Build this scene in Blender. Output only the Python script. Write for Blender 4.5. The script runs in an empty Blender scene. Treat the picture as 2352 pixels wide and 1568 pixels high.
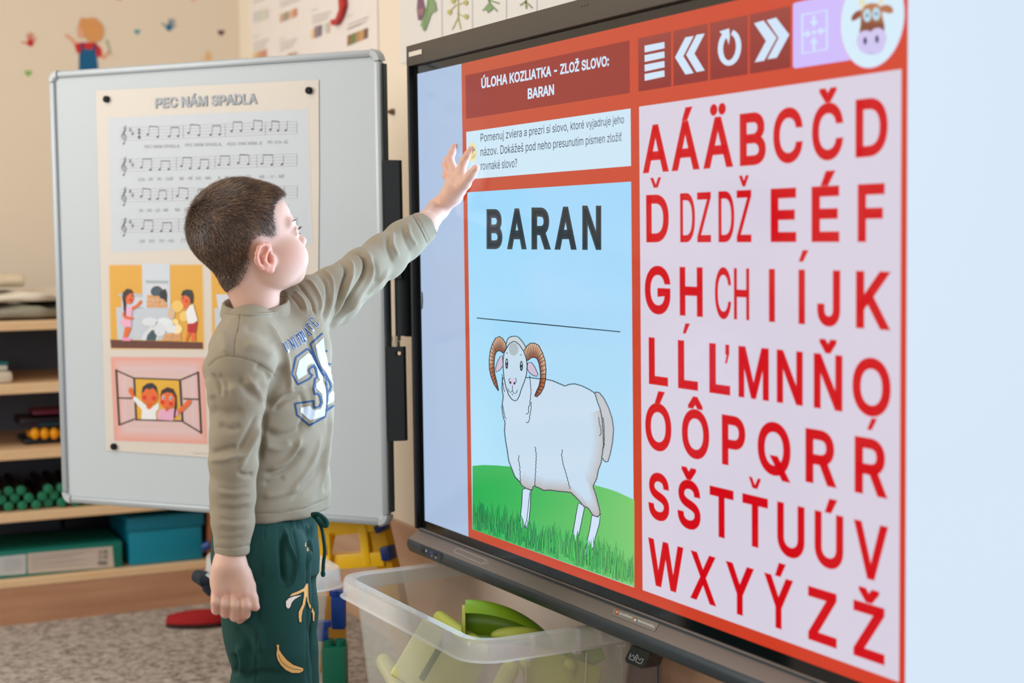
import bpy, bmesh, math, random, os
import numpy as np
from mathutils import Vector, Matrix, geometry
from mathutils.bvhtree import BVHTree
random.seed(7); rng = np.random.default_rng(7)
SC = bpy.context.scene; COL = bpy.context.collection

# ------------------------------------------------------------------ camera, light, exposure
F = 3628.58; TH = math.radians(24.6928); PI_ = math.radians(-3.9098); RO = math.radians(-0.7371)
CAM = np.array([0, 0, 1.09])
D_ = np.array([-math.cos(TH)*math.cos(PI_), math.sin(TH)*math.cos(PI_), math.sin(PI_)])
_r = np.cross(D_, [0, 0, 1]); _r /= np.linalg.norm(_r); _u = np.cross(_r, D_)
R_ = math.cos(RO)*_r + math.sin(RO)*_u; U_ = -math.sin(RO)*_r + math.cos(RO)*_u
cd = bpy.data.cameras.new('camera'); cam = bpy.data.objects.new('camera', cd); COL.objects.link(cam)
cd.sensor_width = 36; cd.lens = F/2352*36; cd.clip_start = .05; cd.clip_end = 50
cam.matrix_world = Matrix(((R_[0], U_[0], -D_[0], 0), (R_[1], U_[1], -D_[1], 0), (R_[2], U_[2], -D_[2], 1.09), (0, 0, 0, 1)))
cd.dof.use_dof = True; cd.dof.focus_distance = 2.85; cd.dof.aperture_fstop = 2.9
SC.camera = cam
SC.view_settings.view_transform = 'Standard'; SC.view_settings.look = 'None'
SC.view_settings.exposure = 0; SC.view_settings.gamma = 1; SC.view_settings.use_curve_mapping = False
w = bpy.data.worlds.new('world'); SC.world = w; w.use_nodes = True
w.node_tree.nodes['Background'].inputs[0].default_value = (1.0, .985, .97, 1)
w.node_tree.nodes['Background'].inputs[1].default_value = .38
def area(name, loc, target, sx, sy, power, col):
    l = bpy.data.lights.new(name, 'AREA'); l.shape = 'RECTANGLE'; l.size = sx; l.size_y = sy; l.energy = power; l.color = col
    o = bpy.data.objects.new(name, l); COL.objects.link(o); o.location = loc
    o.rotation_euler = (Vector(target)-Vector(loc)).to_track_quat('-Z', 'Y').to_euler(); return o
area('window_light_side', (-3.6, -3.4, 2.0), (-2.8, 0.8, .8), 2.2, 1.4, 112, (1, .98, .95))
area('window_light_back', (1.9, -2.2, 1.9), (-3.2, .6, 1.0), 2.4, 1.8, 38, (1, .97, .93))
area('ceiling_lamp_light', (-3.0, -.4, 2.72), (-3.0, -.4, 0), 1.2, 1.2, 16, (1, .95, .88))

# ------------------------------------------------------------------ projection helpers (pixel of the photograph -> point on a real plane)
def ray(x, y): return D_ + R_*((x-1176)/F) - U_*((y-784)/F)
def atd(x, y, d): return CAM + ray(x, y)*d
def onpl(x, y, p, n):
    v = ray(x, y); n = np.asarray(n, float); return CAM + v*(np.dot(np.asarray(p)-CAM, n)/np.dot(v, n))
A3 = math.radians(3)
XS = np.array([math.cos(A3), math.sin(A3), 0]); YS = np.array([-math.sin(A3), math.cos(A3), 0]); ZZ = np.array([0, 0, 1.])
SO = XS*-3.01159 + YS*1.36753 + ZZ*.48802
def SCR(x, z, off=0): return SO + XS*x + ZZ*z - YS*off
def Sxy(px, py):
    p = onpl(px, py, SO, YS) - SO; return float(np.dot(p, XS)), float(p[2])

# ------------------------------------------------------------------ materials
def lin(c):
    return tuple((v/255/12.92 if v/255 <= .04045 else ((v/255+.055)/1.055)**2.4) for v in c)
MATS = {}
def mat(name, rgb, rough=.6, metal=0., spec=.5, noise=.06, nscale=40., bump=0., bscale=200., emit=0., trans=0., alpha=1., coat=0., attr=False, ior=1.45, sheen=0.):
    if name in MATS: return MATS[name]
    m = bpy.data.materials.new(name); m.use_nodes = True; nt = m.node_tree; b = nt.nodes['Principled BSDF']
    N = nt.nodes.new; L = nt.links.new
    tc = N('ShaderNodeTexCoord'); nz = N('ShaderNodeTexNoise'); nz.inputs['Scale'].default_value = nscale; nz.inputs['Detail'].default_value = 4
    L(tc.outputs['Object'], nz.inputs['Vector'])
    mr = N('ShaderNodeMapRange'); mr.inputs['To Min'].default_value = 1-noise; mr.inputs['To Max'].default_value = 1+noise; L(nz.outputs['Fac'], mr.inputs['Value'])
    mx = N('ShaderNodeMix'); mx.data_type = 'RGBA'; mx.blend_type = 'MULTIPLY'; mx.inputs['Factor'].default_value = 1
    if attr:
        at = N('ShaderNodeAttribute'); at.attribute_name = 'Col'; L(at.outputs['Color'], mx.inputs['A'])
    else: mx.inputs['A'].default_value = (*lin(rgb), 1)
    cb = N('ShaderNodeCombineColor')
    for k in range(3): L(mr.outputs['Result'], cb.inputs[k])
    L(cb.outputs['Color'], mx.inputs['B'])
    b.inputs['Roughness'].default_value = rough; b.inputs['Metallic'].default_value = metal
    b.inputs['Specular IOR Level'].default_value = spec; b.inputs['IOR'].default_value = ior
    b.inputs['Transmission Weight'].default_value = trans; b.inputs['Alpha'].default_value = alpha; b.inputs['Coat Weight'].default_value = coat
    b.inputs['Sheen Weight'].default_value = sheen
    if emit:
        b.inputs['Base Color'].default_value = (.004, .004, .004, 1); L(mx.outputs['Result'], b.inputs['Emission Color']); b.inputs['Emission Strength'].default_value = emit
    else: L(mx.outputs['Result'], b.inputs['Base Color'])
    if bump:
        n2 = N('ShaderNodeTexNoise'); n2.inputs['Scale'].default_value = bscale; n2.inputs['Detail'].default_value = 3; L(tc.outputs['Object'], n2.inputs['Vector'])
        bp = N('ShaderNodeBump'); bp.inputs['Strength'].default_value = bump; bp.inputs['Distance'].default_value = .002
        L(n2.outputs['Fac'], bp.inputs['Height']); L(bp.outputs['Normal'], b.inputs['Normal'])
    MATS[name] = m; return m
def wood(name, c1, c2, scale=6., rough=.45, axis=1):
    m = mat(name, c1, rough, noise=.03); nt = m.node_tree; N = nt.nodes.new; L = nt.links.new
    mx = [n for n in nt.nodes if n.bl_idname == 'ShaderNodeMix'][0]; tc = [n for n in nt.nodes if n.bl_idname == 'ShaderNodeTexCoord'][0]
    mp = N('ShaderNodeMapping'); s = [scale*8]*3; s[axis] = scale*.6; mp.inputs['Scale'].default_value = s
    nz = N('ShaderNodeTexNoise'); nz.inputs['Scale'].default_value = 1; nz.inputs['Detail'].default_value = 5; L(tc.outputs['Object'], mp.inputs['Vector']); L(mp.outputs['Vector'], nz.inputs['Vector'])
    cr = N('ShaderNodeValToRGB'); cr.color_ramp.elements[0].color = (*lin(c1), 1); cr.color_ramp.elements[1].color = (*lin(c2), 1)
    cr.color_ramp.elements[0].position = .3; cr.color_ramp.elements[1].position = .7
    L(nz.outputs['Fac'], cr.inputs['Fac']); L(cr.outputs['Color'], mx.inputs['A']); return m
M_SCREEN = mat('screen_light', (0, 0, 0), .12, noise=0, emit=1., attr=True, ior=1.31)
M_PRINT = mat('printed_paper', (0, 0, 0), .45, noise=.01, attr=True)
M_WALLP = mat('wall_print', (0, 0, 0), .8, noise=.05, attr=True, nscale=60)

# ------------------------------------------------------------------ objects
def tag(o, label=None, cat=None, group=None, kind=None):
    if label: o['label'] = label
    if cat: o['category'] = cat
    if group: o['group'] = group
    if kind: o['kind'] = kind
    return o
def empty(name, loc, label=None, cat=None, group=None):
    o = bpy.data.objects.new(name, None); COL.objects.link(o); o.location = loc; o.empty_display_size = .05
    return tag(o, label, cat, group)
def wloc(o):
    v = Vector((0, 0, 0))
    while o: v += o.location; o = o.parent
    return v
def obj(name, verts, faces, material=None, parent=None, smooth=False, cols=None, base=None):
    v = np.asarray(verts, float)
    if parent is not None: off = np.array(wloc(parent))
    else:
        off = np.array([(v[:, 0].min()+v[:, 0].max())/2, (v[:, 1].min()+v[:, 1].max())/2, v[:, 2].min()]) if base is None else np.asarray(base, float)
    me = bpy.data.meshes.new(name); me.from_pydata((v-off).tolist(), [], [list(map(int, f)) for f in faces]) if not isinstance(faces, np.ndarray) else fastmesh(me, v-off, faces)
    if cols is not None:
        a = me.color_attributes.new('Col', 'FLOAT_COLOR', 'POINT'); c = np.ones((len(v), 4), np.float32); c[:, :3] = cols; a.data.foreach_set('color', c.ravel())
    if material: me.materials.append(material)
    if smooth: me.polygons.foreach_set('use_smooth', [True]*len(me.polygons))
    me.update(); o = bpy.data.objects.new(name, me); COL.objects.link(o)
    if parent is not None: o.parent = parent
    else: o.location = off
    return o
def fastmesh(me, v, f):
    n, k = f.shape; me.vertices.add(len(v)); me.vertices.foreach_set('co', np.ascontiguousarray(v, np.float32).ravel())
    me.loops.add(n*k); me.loops.foreach_set('vertex_index', np.ascontiguousarray(f, np.int32).ravel())
    me.polygons.add(n); me.polygons.foreach_set('loop_start', np.arange(0, n*k, k, dtype=np.int32)); me.polygons.foreach_set('loop_total', np.full(n, k, np.int32))
    me.update(calc_edges=True)
def basis(a, b=None):
    a = np.asarray(a, float); a = a/np.linalg.norm(a); t = np.asarray(b, float) if b is not None else (ZZ if abs(a[2]) < .9 else np.array([1., 0, 0]))
    b = t-a*np.dot(a, t); b /= np.linalg.norm(b); return a, b, np.cross(a, b)
class MB:
    def __init__(s): s.v = []; s.f = []
    def add(s, v, f):
        n = len(s.v); s.v += [tuple(map(float, p)) for p in v]; s.f += [tuple(n+i for i in q) for q in f]; return s
    def box(s, o, ex, ey, ez, bev=0.):   # o corner, edge vectors; chamfered edges when bev>0
        o, ex, ey, ez = [np.asarray(q, float) for q in (o, ex, ey, ez)]
        if bev <= 0:
            v = [o+ex*i+ey*j+ez*k for k in (0, 1) for j in (0, 1) for i in (0, 1)]
            return s.add(v, [(0, 2, 3, 1), (4, 5, 7, 6), (0, 1, 5, 4), (2, 6, 7, 3), (0, 4, 6, 2), (1, 3, 7, 5)])
        L = [np.linalg.norm(q) for q in (ex, ey, ez)]; U = [q/l for q, l in zip((ex, ey, ez), L)]; c = o+(ex+ey+ez)/2; b = min(bev, *[l*.49 for l in L])
        bm = bmesh.new(); bmesh.ops.create_cube(bm, size=1)
        for q in bm.verts: q.co = Vector((q.co.x*L[0], q.co.y*L[1], q.co.z*L[2]))
        bmesh.ops.bevel(bm, geom=bm.edges[:], offset=b, segments=2, affect='EDGES', profile=.6)
        bm.verts.index_update(); v = [c+U[0]*q.co.x+U[1]*q.co.y+U[2]*q.co.z for q in bm.verts]; f = [[q.index for q in p.verts] for p in bm.faces]; bm.free()
        return s.add(v, f)
    def tube(s, pts, r, n=12, caps=True, flat=1.):
        pts = [np.asarray(p, float) for p in pts]; rs = r if hasattr(r, '__len__') else [r]*len(pts); v = []; ref = None
        for i, p in enumerate(pts):
            t = pts[min(i+1, len(pts)-1)]-pts[max(i-1, 0)]; t, b, c = basis(t, ref); ref = b
            for k in range(n):
                a = 2*math.pi*k/n; v.append(p+(b*math.cos(a)+c*math.sin(a)*flat)*rs[i])
        f = [(i*n+k, i*n+(k+1) % n, (i+1)*n+(k+1) % n, (i+1)*n+k) for i in range(len(pts)-1) for k in range(n)]
        if caps: f += [tuple(range(n-1, -1, -1)), tuple((len(pts)-1)*n+k for k in range(n))]
        return s.add(v, f)
    def prism(s, poly, ext):            # closed outline (list of points) extruded by ext
        n = len(poly); ext = np.asarray(ext, float); P = [np.asarray(p, float) for p in poly]; v = P+[p+ext for p in P]
        tri = geometry.tessellate_polygon([[Vector(p) for p in P]])
        f = [tuple(t) for t in tri]+[tuple(n+i for i in t[::-1]) for t in tri]+[(i, (i+1) % n, n+(i+1) % n, n+i) for i in range(n)]
        return s.add(v, f)
    def loft(s, rings, cap=True):
        n = len(rings[0]); v = [p for r in rings for p in r]
        f = [(i*n+k, i*n+(k+1) % n, (i+1)*n+(k+1) % n, (i+1)*n+k) for i in range(len(rings)-1) for k in range(n)]
        if cap: f += [tuple(range(n-1, -1, -1)), tuple((len(rings)-1)*n+k for k in range(n))]
        return s.add(v, f)
    def sphere(s, c, r, n=16, m=10, ax=None):
        c = np.asarray(c, float); r = np.ones(3)*r; A = np.eye(3) if ax is None else np.asarray(ax)
        rings = [[c + A.T@(np.array([math.sin(t)*math.cos(a), math.sin(t)*math.sin(a), math.cos(t)])*r) for a in np.linspace(0, 2*math.pi, n, endpoint=False)] for t in np.linspace(.02, math.pi-.02, m)]
        return s.loft(rings)
    def out(s, name, m, parent=None, smooth=False, base=None):
        o = obj(name, s.v, s.f, m, parent, smooth, base=base)
        bm = bmesh.new(); bm.from_mesh(o.data); bmesh.ops.recalc_face_normals(bm, faces=bm.faces[:]); bm.to_mesh(o.data); bm.free()
        if smooth == 'auto': autosmooth(o)
        return o
def autosmooth(o, ang=35):
    me = o.data; me.polygons.foreach_set('use_smooth', [True]*len(me.polygons))
    bm = bmesh.new(); bm.from_mesh(me)
    for e in bm.edges: e.smooth = len(e.link_faces) == 2 and e.calc_face_angle(0) < math.radians(ang)
    bm.to_mesh(me); bm.free()

# ------------------------------------------------------------------ fonts and flat print
def getfont():
    try: return bpy.data.fonts.load(os.path.join(bpy.utils.system_resource('DATAFILES'), 'fonts', 'Inter.woff2'))
    except Exception: return None
FONT = getfont(); _tc = {}
def _loops(string, space=1.):
    c = bpy.data.curves.new('txt', 'FONT'); c.body = string; c.resolution_u = 4; c.space_character = space; c.fill_mode = 'NONE'
    if FONT: c.font = FONT
    o = bpy.data.objects.new('txt', c); COL.objects.link(o); bpy.context.view_layer.update()
    me = o.to_mesh(); V = [np.array(v.co[:2]) for v in me.vertices]; adj = {}
    for e in me.edges: a, b = e.vertices; adj.setdefault(a, []).append(b); adj.setdefault(b, []).append(a)
    o.to_mesh_clear(); bpy.data.objects.remove(o); bpy.data.curves.remove(c); seen = set(); L = []
    for st in adj:
        if st in seen: continue
        cur = st; prev = None; lp = []
        while cur not in seen:
            seen.add(cur); lp.append(V[cur]); nx = [q for q in adj[cur] if q != prev and q not in seen]; prev = cur
            if not nx: break
            cur = nx[0]
        q = [p for i, p in enumerate(lp) if np.linalg.norm(p-lp[i-1]) > 2e-4]
        if len(q) > 2: L.append(np.array(q))
    return L
def glyphs(string, bold=0., font='inter', space=1.):
    k = (string, bold, space)
    if k in _tc: return _tc[k]
    L = _loops(string, space); P = []; E = []
    for p in L:
        n = len(P); P += [Vector(q) for q in p]; E += [(n+i, n+(i+1) % len(p)) for i in range(len(p))]
    vv, _, ff, _, _, _ = geometry.delaunay_2d_cdt(P, E, [], 0, 1e-5)
    v = [tuple(q) for q in vv]; VA = np.array(v); T = np.array([t for t in ff if len(t) == 3]); c = VA[T].mean(1); wn = np.zeros(len(T))
    A_ = np.concatenate(L); B_ = np.concatenate([np.roll(p, -1, 0) for p in L])
    up = (A_[None, :, 1] <= c[:, None, 1]) & (B_[None, :, 1] > c[:, None, 1]); dn = (A_[None, :, 1] > c[:, None, 1]) & (B_[None, :, 1] <= c[:, None, 1])
    cr = (B_[None, :, 0]-A_[None, :, 0])*(c[:, None, 1]-A_[None, :, 1])-(c[:, None, 0]-A_[None, :, 0])*(B_[None, :, 1]-A_[None, :, 1])
    wn = (up & (cr > 0)).sum(1)-(dn & (cr < 0)).sum(1); f = [tuple(t) for t in T[wn != 0]]
    if bold > 0:
        for p in L:
            m = len(p); n = len(v); e = np.roll(p, -1, 0)-p; e /= np.linalg.norm(e, axis=1)[:, None]; e0 = np.roll(e, 1, 0)
            n1 = np.stack([-e[:, 1], e[:, 0]], 1); n0 = np.stack([-e0[:, 1], e0[:, 0]], 1); b = n0+n1; l = np.linalg.norm(b, axis=1)[:, None]+1e-6; b /= l
            co = np.maximum(np.sum(b*n1, 1), .45)[:, None]; w = b*bold/co
            for i in range(m): v += [tuple(p[i]+w[i]), tuple(p[i]-w[i])]
            f += [(n+2*i, n+2*i+1, n+2*((i+1) % m)+1, n+2*((i+1) % m)) for i in range(m)]
    _tc[k] = (np.array(v), f); return _tc[k]
def capbox(bold, font='inter'):
    v, _ = glyphs('H', bold, font); return v[:, 1].min(), v[:, 1].max()
class Draw:
    """flat print: coordinates are mapped by fn(x, y, layer) onto the sheet or screen it belongs to"""
    def __init__(s, fn): s.fn = fn; s.v = []; s.f = []; s.c = []
    def add(s, pts, faces, col, layer):
        n = len(s.v)
        for p in pts:
            s.v.append(s.fn(p[0], p[1], layer)); s.c.append(lin(col(p[0], p[1])) if callable(col) else lin(col))
        s.f += [tuple(n+i for i in q) for q in faces]
    def poly(s, pts, col, layer=1):
        t = geometry.tessellate_polygon([[Vector((p[0], p[1], 0)) for p in pts]]); s.add(pts, t, col, layer)
    def quad(s, x0, y0, x1, y1, col, layer=1, nx=1, ny=1):
        pts = [(x0+(x1-x0)*i/nx, y0+(y1-y0)*j/ny) for j in range(ny+1) for i in range(nx+1)]
        s.add(pts, [(j*(nx+1)+i, j*(nx+1)+i+1, (j+1)*(nx+1)+i+1, (j+1)*(nx+1)+i) for j in range(ny) for i in range(nx)], col, layer)
    def line(s, pts, w, col, layer=2, closed=False):
        P = [np.array(p, float) for p in pts]; n = len(P); ws = w if hasattr(w, '__len__') else [w]*n; L = []; 
        for i in range(n):
            a = P[i-1] if (i or closed) else P[i]; b = P[(i+1) % n] if (i < n-1 or closed) else P[i]
            t = b-a; t = t/(np.linalg.norm(t)+1e-9); nn = np.array([-t[1], t[0]]); L += [P[i]+nn*ws[i]/2, P[i]-nn*ws[i]/2]
        m = n if closed else n-1
        s.add(L, [(2*i, 2*i+1, 2*((i+1) % n)+1, 2*((i+1) % n)) for i in range(m)], col, layer)
    def ell(s, cx, cy, rx, ry, col, layer=1, n=28, rot=0., a0=0, a1=2*math.pi):
        c, q = math.cos(rot), math.sin(rot)
        s.poly([(cx+rx*math.cos(a)*c-ry*math.sin(a)*q, cy+rx*math.cos(a)*q+ry*math.sin(a)*c) for a in np.linspace(a0, a1, n, endpoint=False)], col, layer)
    def text(s, string, x0, x1, base, cap, col, layer=2, bold=0., up=1., slope=0., font='inter', space=1.):
        """fit between x0 and x1; base = baseline y, cap = cap height; up=-1 when y runs downwards; slope dy/dx"""
        v, f = glyphs(string, bold, font, space); h0, h1 = capbox(bold, font)
        X = x0+(v[:, 0]-v[:, 0].min())/(v[:, 0].max()-v[:, 0].min())*(x1-x0); Y = base+up*(v[:, 1]-h0)/(h1-h0)*cap+slope*(X-x0)
        s.add(list(zip(X, Y)), f, col, layer)
    def out(s, name, m, parent=None, base=None): return obj(name, s.v, s.f, m, parent, cols=np.array(s.c), base=base)

sl = area('added_screen_glow', tuple(SCR(.83, .467, .004)), tuple(SCR(.83, .467, 1)), 1.62, .90, 17, (.58, .77, 1)); sl.data.spread = math.radians(150)  # added area lamp before the screen, strengthens its blue light on the boy
# ------------------------------------------------------------------ the room
WY = 1.457; WX = -5.38; CEIL = 2.75
m_wall = mat('cream_wall_paint', (232, 219, 200), .9, noise=.015, nscale=3, bump=.15, bscale=90)
m_ceil = mat('ceiling_paint', (238, 234, 226), .95)
m_dado = wood('dado_wood', (196, 160, 132), (182, 142, 112), 5, .5, 0)
def carpet():
    m = mat('speckled_carpet', (168, 156, 146), .98, noise=.1, nscale=300, bump=1., bscale=900); nt = m.node_tree; N = nt.nodes.new; L = nt.links.new
    mx = [n for n in nt.nodes if n.bl_idname == 'ShaderNodeMix'][0]; tc = [n for n in nt.nodes if n.bl_idname == 'ShaderNodeTexCoord'][0]
    nz = N('ShaderNodeTexNoise'); nz.inputs['Scale'].default_value = 46; nz.inputs['Detail'].default_value = 6; nz.inputs['Roughness'].default_value = .75; L(tc.outputs['Object'], nz.inputs['Vector'])
    cr = N('ShaderNodeValToRGB'); e = cr.color_ramp.elements; e[0].position = .34; e[0].color = (*lin((112, 101, 95)), 1); e[1].position = .62; e[1].color = (*lin((206, 196, 186)), 1)
    L(nz.outputs['Fac'], cr.inputs['Fac']); L(cr.outputs['Color'], mx.inputs['A']); return m
tag(MB().box((WX, -3.9, -.1), (8.2, 0, 0), (0, WY+3.9, 0), (0, 0, .1)).out('floor', carpet()), kind='structure')
tag(MB().box((WX, -3.9, CEIL), (8.2, 0, 0), (0, WY+3.9, 0), (0, 0, .1)).out('ceiling', m_ceil), kind='structure')
tag(MB().box((WX-.12, -3.9, 0), (.12, 0, 0), (0, WY+4.02, 0), (0, 0, CEIL)).out('wall_far', m_wall), kind='structure')
wr = tag(MB().box((WX, WY, 0), (8.2, 0, 0), (0, .12, 0), (0, 0, CEIL)).out('wall_right', m_wall), kind='structure')
tag(MB().box((WX, WY-.012, .0), (8.2, 0, 0), (0, .012, 0), (0, 0, .335), .003).out('trim_1', m_dado), kind='structure')
tag(MB().box((WX, -3.9, .0), (.014, 0, 0), (0, WY+3.888, 0), (0, 0, .07), .003).out('baseboard_far', m_dado), kind='structure')
def WR(px, py, l=0): return onpl(px, py, (0, WY-.0006*l, 0), (0, 1, 0))
def WF(px, py, l=0): return onpl(px, py, (WX+.0006*l, 0, 0), (1, 0, 0))
p = onpl(905, 257, (0, WY, 0), (0, 1, 0))
hk = MB().tube([p, p-YS*.012], [.009, .007], 12).tube([p-YS*.012, p-YS*.02], [.003, .003], 8).out('wall_plug', mat('brown_plastic', (110, 90, 70)), smooth='auto')
tag(hk, 'small brown screw plug in the cream wall left of the display', 'wall plug')

# ------------------------------------------------------------------ the interactive display
disp = empty('interactive_display', SO-YS*0+XS*.83-ZZ*.07, 'large interactive touch display on the wall showing red letters and a ram picture', 'display')
m_frame = mat('charcoal_metal', (74, 68, 60), .45, .3, noise=.03, nscale=300); m_black = mat('black_plastic', (14, 16, 18), .35, noise=.02)
m_glassb = mat('black_glass_border', (10, 12, 13), .08, noise=0); m_ledge_lit = mat('lit_ledge_taupe', (118, 108, 102), .5, .2, noise=.05, nscale=400); m_bard = mat('dark_bar', (52, 60, 66), .42, .3, noise=.04, nscale=400)
def sbox(mb, x0, x1, z0, z1, o0, o1, bev=0): return mb.box(SCR(x0, z0, o0), XS*(x1-x0), ZZ*(z1-z0), -YS*(o1-o0), bev)
W_, H_ = 1.70, .934
mb = MB(); sbox(mb, -.031, W_+.031, .951, .9935, -.07, .011, .002); mb.out('top_bezel', m_frame, disp, 'auto')
mb = MB(); sbox(mb, -.031, -.020, -.0195, .951, -.07, .0105, .0015); mb.out('side_bezel', m_black, disp, 'auto')
mb = MB(); sbox(mb, W_+.02, W_+.031, -.0195, .951, -.07, .0105, .0015); mb.out('side_bezel', m_black, disp, 'auto')
mb = MB(); sbox(mb, -.02, W_+.02, -.0275, .951, -.072, -.0005); mb.out('glass_border', m_glassb, disp)
mb = MB(); sbox(mb, .25, 1.4, .1, .8, -.088, -.07, .006); mb.out('back_housing', m_black, disp)
# lower bar: ledge, seam and rounded front
def barprof(x0, x1, prof, close=True):
    n = 5; rings = []
    for x, k in [(x0, .82), (x0+.004, .95), (x0+.01, 1.), (x1-.01, 1.), (x1-.004, .95), (x1, .82)]:
        cz = -.045; co = -.01; rings.append([SCR(x, cz+(z-cz)*k, co+(o-co)*k) for o, z in prof])
    return MB().loft(rings)
barprof(-.033, W_+.033, [(.0025, -.0185), (.0035, -.0195), (.0035, -.0255), (.0055, -.0262), (.0245, -.0385), (.0262, -.0402), (.0262, -.043), (-.06, -.043), (-.06, -.0185)]).out('bar_ledge', m_ledge_lit, disp, 'auto')  # ledge coloured lighter than the front, light from above put into it
barprof(-.034, W_+.034, [(.0268, -.0408), (.0298, -.0445), (.0312, -.050), (.0305, -.056), (.028, -.062), (.0235, -.067), (.0165, -.0700), (-.06, -.0705), (-.06, -.0408)]).out('bar_front', m_bard, disp, 'auto')
mb = MB(); sbox(mb, -.02, W_+.02, -.0245, -.0205, .0030, .0042); mb.out('bar_groove', mat('groove_dark', (44, 52, 58), .5), disp)
LA = SCR(0, -.0262, .0055); LB = SCR(0, -.0385, .0245); LN = np.cross(XS, LB-LA); LN /= np.linalg.norm(LN); LN = LN if LN[2] > 0 else -LN
def LEDGE(px, py, l=0): return onpl(px, py, LA+LN*(.0002*l+.0002), LN)
def BARF(px, py, l=0): return onpl(px, py, SCR(0, 0, .0315+.0002*l), YS)
# pen mark, supplier sticker, ports, speaker grille
d = Draw(LEDGE); c = (176, 166, 158)
d.line([(1043, 1266), (1047, 1259.5), (1053, 1259), (1116, 1285), (1122, 1293), (1113, 1294.5), (1105, 1294), (1043.5, 1267)], 1.0, c, 1, True); d.line([(1108, 1294), (1118, 1286)], .8, c, 1); d.out('pen_mark', M_PRINT, disp)
d = Draw(LEDGE); st = [(1410.5, 1395), (1511.5, 1430), (1513.6, 1433), (1505, 1447), (1502, 1449.4), (1404, 1411)]; d.poly(st, (124, 118, 110), 1); d.line(st, .7, (62, 70, 72), 2, True)
d.poly([(1413, 1405), (1416, 1398), (1422, 1399), (1421, 1401), (1417, 1401), (1415, 1405)], (190, 50, 40), 3); d.poly([(1411, 1409), (1419, 1407), (1421, 1403), (1420, 1410), (1413, 1411)], (190, 50, 40), 3); d.ell(1417, 1404.5, 2, 2.4, (225, 200, 150), 3, 10)
d.text('SchoolBoard', 1421.5, 1452, 1409.5, 5.2, (236, 236, 232), 3, .01, -1, .36, space=.95)
for q, cc in (((1457.5, 1420.5), (200, 40, 40)), ((1461.5, 1421), (60, 140, 80)), ((1456, 1424.5), (235, 205, 120)), ((1460, 1426), (60, 110, 180))): d.quad(q[0], q[1]-3, q[0]+4, q[1]+1.5, cc, 3)
d.ell(1459.6, 1423, 1.6, 1.8, (240, 240, 240), 4, 8); d.text('Barevné kamínky', 1465, 1503, 1426.5, 5.6, (236, 236, 232), 3, .012, -1, .40, space=.95); d.out('supplier_sticker', M_PRINT, disp)
d = Draw(BARF); d.poly([(965, 1250), (1008, 1266), (1014, 1273), (1012, 1288), (966, 1268)], (36, 46, 54), 1)
d.ell(972.5, 1265, 5, 5, (6, 8, 10), 2, 14); d.quad(977, 1262, 980.5, 1267, (150, 155, 160), 2); d.quad(988, 1266, 994, 1270, (30, 70, 150), 2); d.quad(999, 1270, 1003, 1276, (8, 8, 10), 2); d.quad(990, 1274, 993, 1278, (120, 125, 128), 2); d.quad(999, 1278, 1003, 1282, (130, 134, 138), 2); d.out('port_panel', M_PRINT, disp)
def barsurf(x, t):   # t 0..1 over the rounded front
    pr = [(.0268, -.0408), (.0298, -.0445), (.0312, -.050), (.0305, -.056), (.028, -.062), (.0235, -.067)]; u = t*5; i = min(4, int(u)); a, b = pr[i], pr[i+1]; k = u-i
    return SCR(x, a[1]+(b[1]-a[1])*k, a[0]+(b[0]-a[0])*k+.0004)
mb = MB()
for x0 in (.335, 1.2):
    for i in range(46):
        for j in range(7):
            x = x0+i*.0045+(j % 2)*.0022; t = .28+j*.085; a = barsurf(x-.0007, t); b = barsurf(x+.0007, t); c_ = barsurf(x+.0007, t+.03); e_ = barsurf(x-.0007, t+.03); mb.add([a, b, c_, e_], [(0, 1, 2, 3)])
g = mb.out('speaker_grille', mat('grille_hole', (6, 9, 12), .7), disp); g['kind'] = 'stuff'
mb = MB(); P0 = onpl(939.5, 131, SCR(0, 0, .0112), YS); P1 = onpl(969, 123, SCR(0, 0, .0112), YS); mb.box(P0, XS*np.dot(P1-P0, XS), ZZ*.0095, -YS*.0006); mb.out('bezel_label', mat('silver_label', (206, 200, 186), .4, noise=.12, nscale=500), disp)
mb = MB()
for x in (1336, 1343, 1350): q = onpl(x, 13+(x-1343)*-.27, SCR(0, 0, .0112), YS); mb.sphere(q, .0012, 8, 6)
mb.out('microphone_hole', m_black, disp)
d = Draw(lambda x, y, l: onpl(x, y, SCR(0, 0, .0002), YS)); d.poly([(968, 668), (971, 672), (972, 690), (971, 708), (968, 711)], (56, 66, 72), 1); d.out('side_button', M_PRINT, disp)
# height switch under the bar
hs = empty('height_switch', SCR(.84, -.115, 0), 'black two-key height switch with arrow symbols hanging under the display bar', 'switch')
def BT(px, py, l=0): return onpl(px, py, SCR(0, 0, .004+.0003*l), YS)
out = [(1450, 1483), (1437, 1508), (1435.5, 1514), (1439, 1521), (1474, 1535.5), (1480, 1533), (1492, 1506), (1493, 1498), (1462, 1486)]
MB().prism([BT(x, y) for x, y in out], YS*.03).out('switch_body', mat('switch_black', (20, 24, 26), .35), hs)
d = Draw(BT); 
for k in ([(1449, 1500), (1445, 1510), (1446, 1512.5), (1454.5, 1516), (1457, 1514), (1462, 1504), (1465, 1503.5), (1465.5, 1506), (1460, 1517), (1461, 1519.5), (1471, 1524), (1473.5, 1522), (1477.5, 1512.5)], [(1449, 1507.5), (1455, 1503), (1456.3, 1511.5)], [(1466.5, 1509), (1468, 1515.5), (1474.5, 1511.5)]): d.line(k, .95, (196, 206, 208), 2)
d.out('arrow_symbols', M_PRINT, hs)
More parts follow.
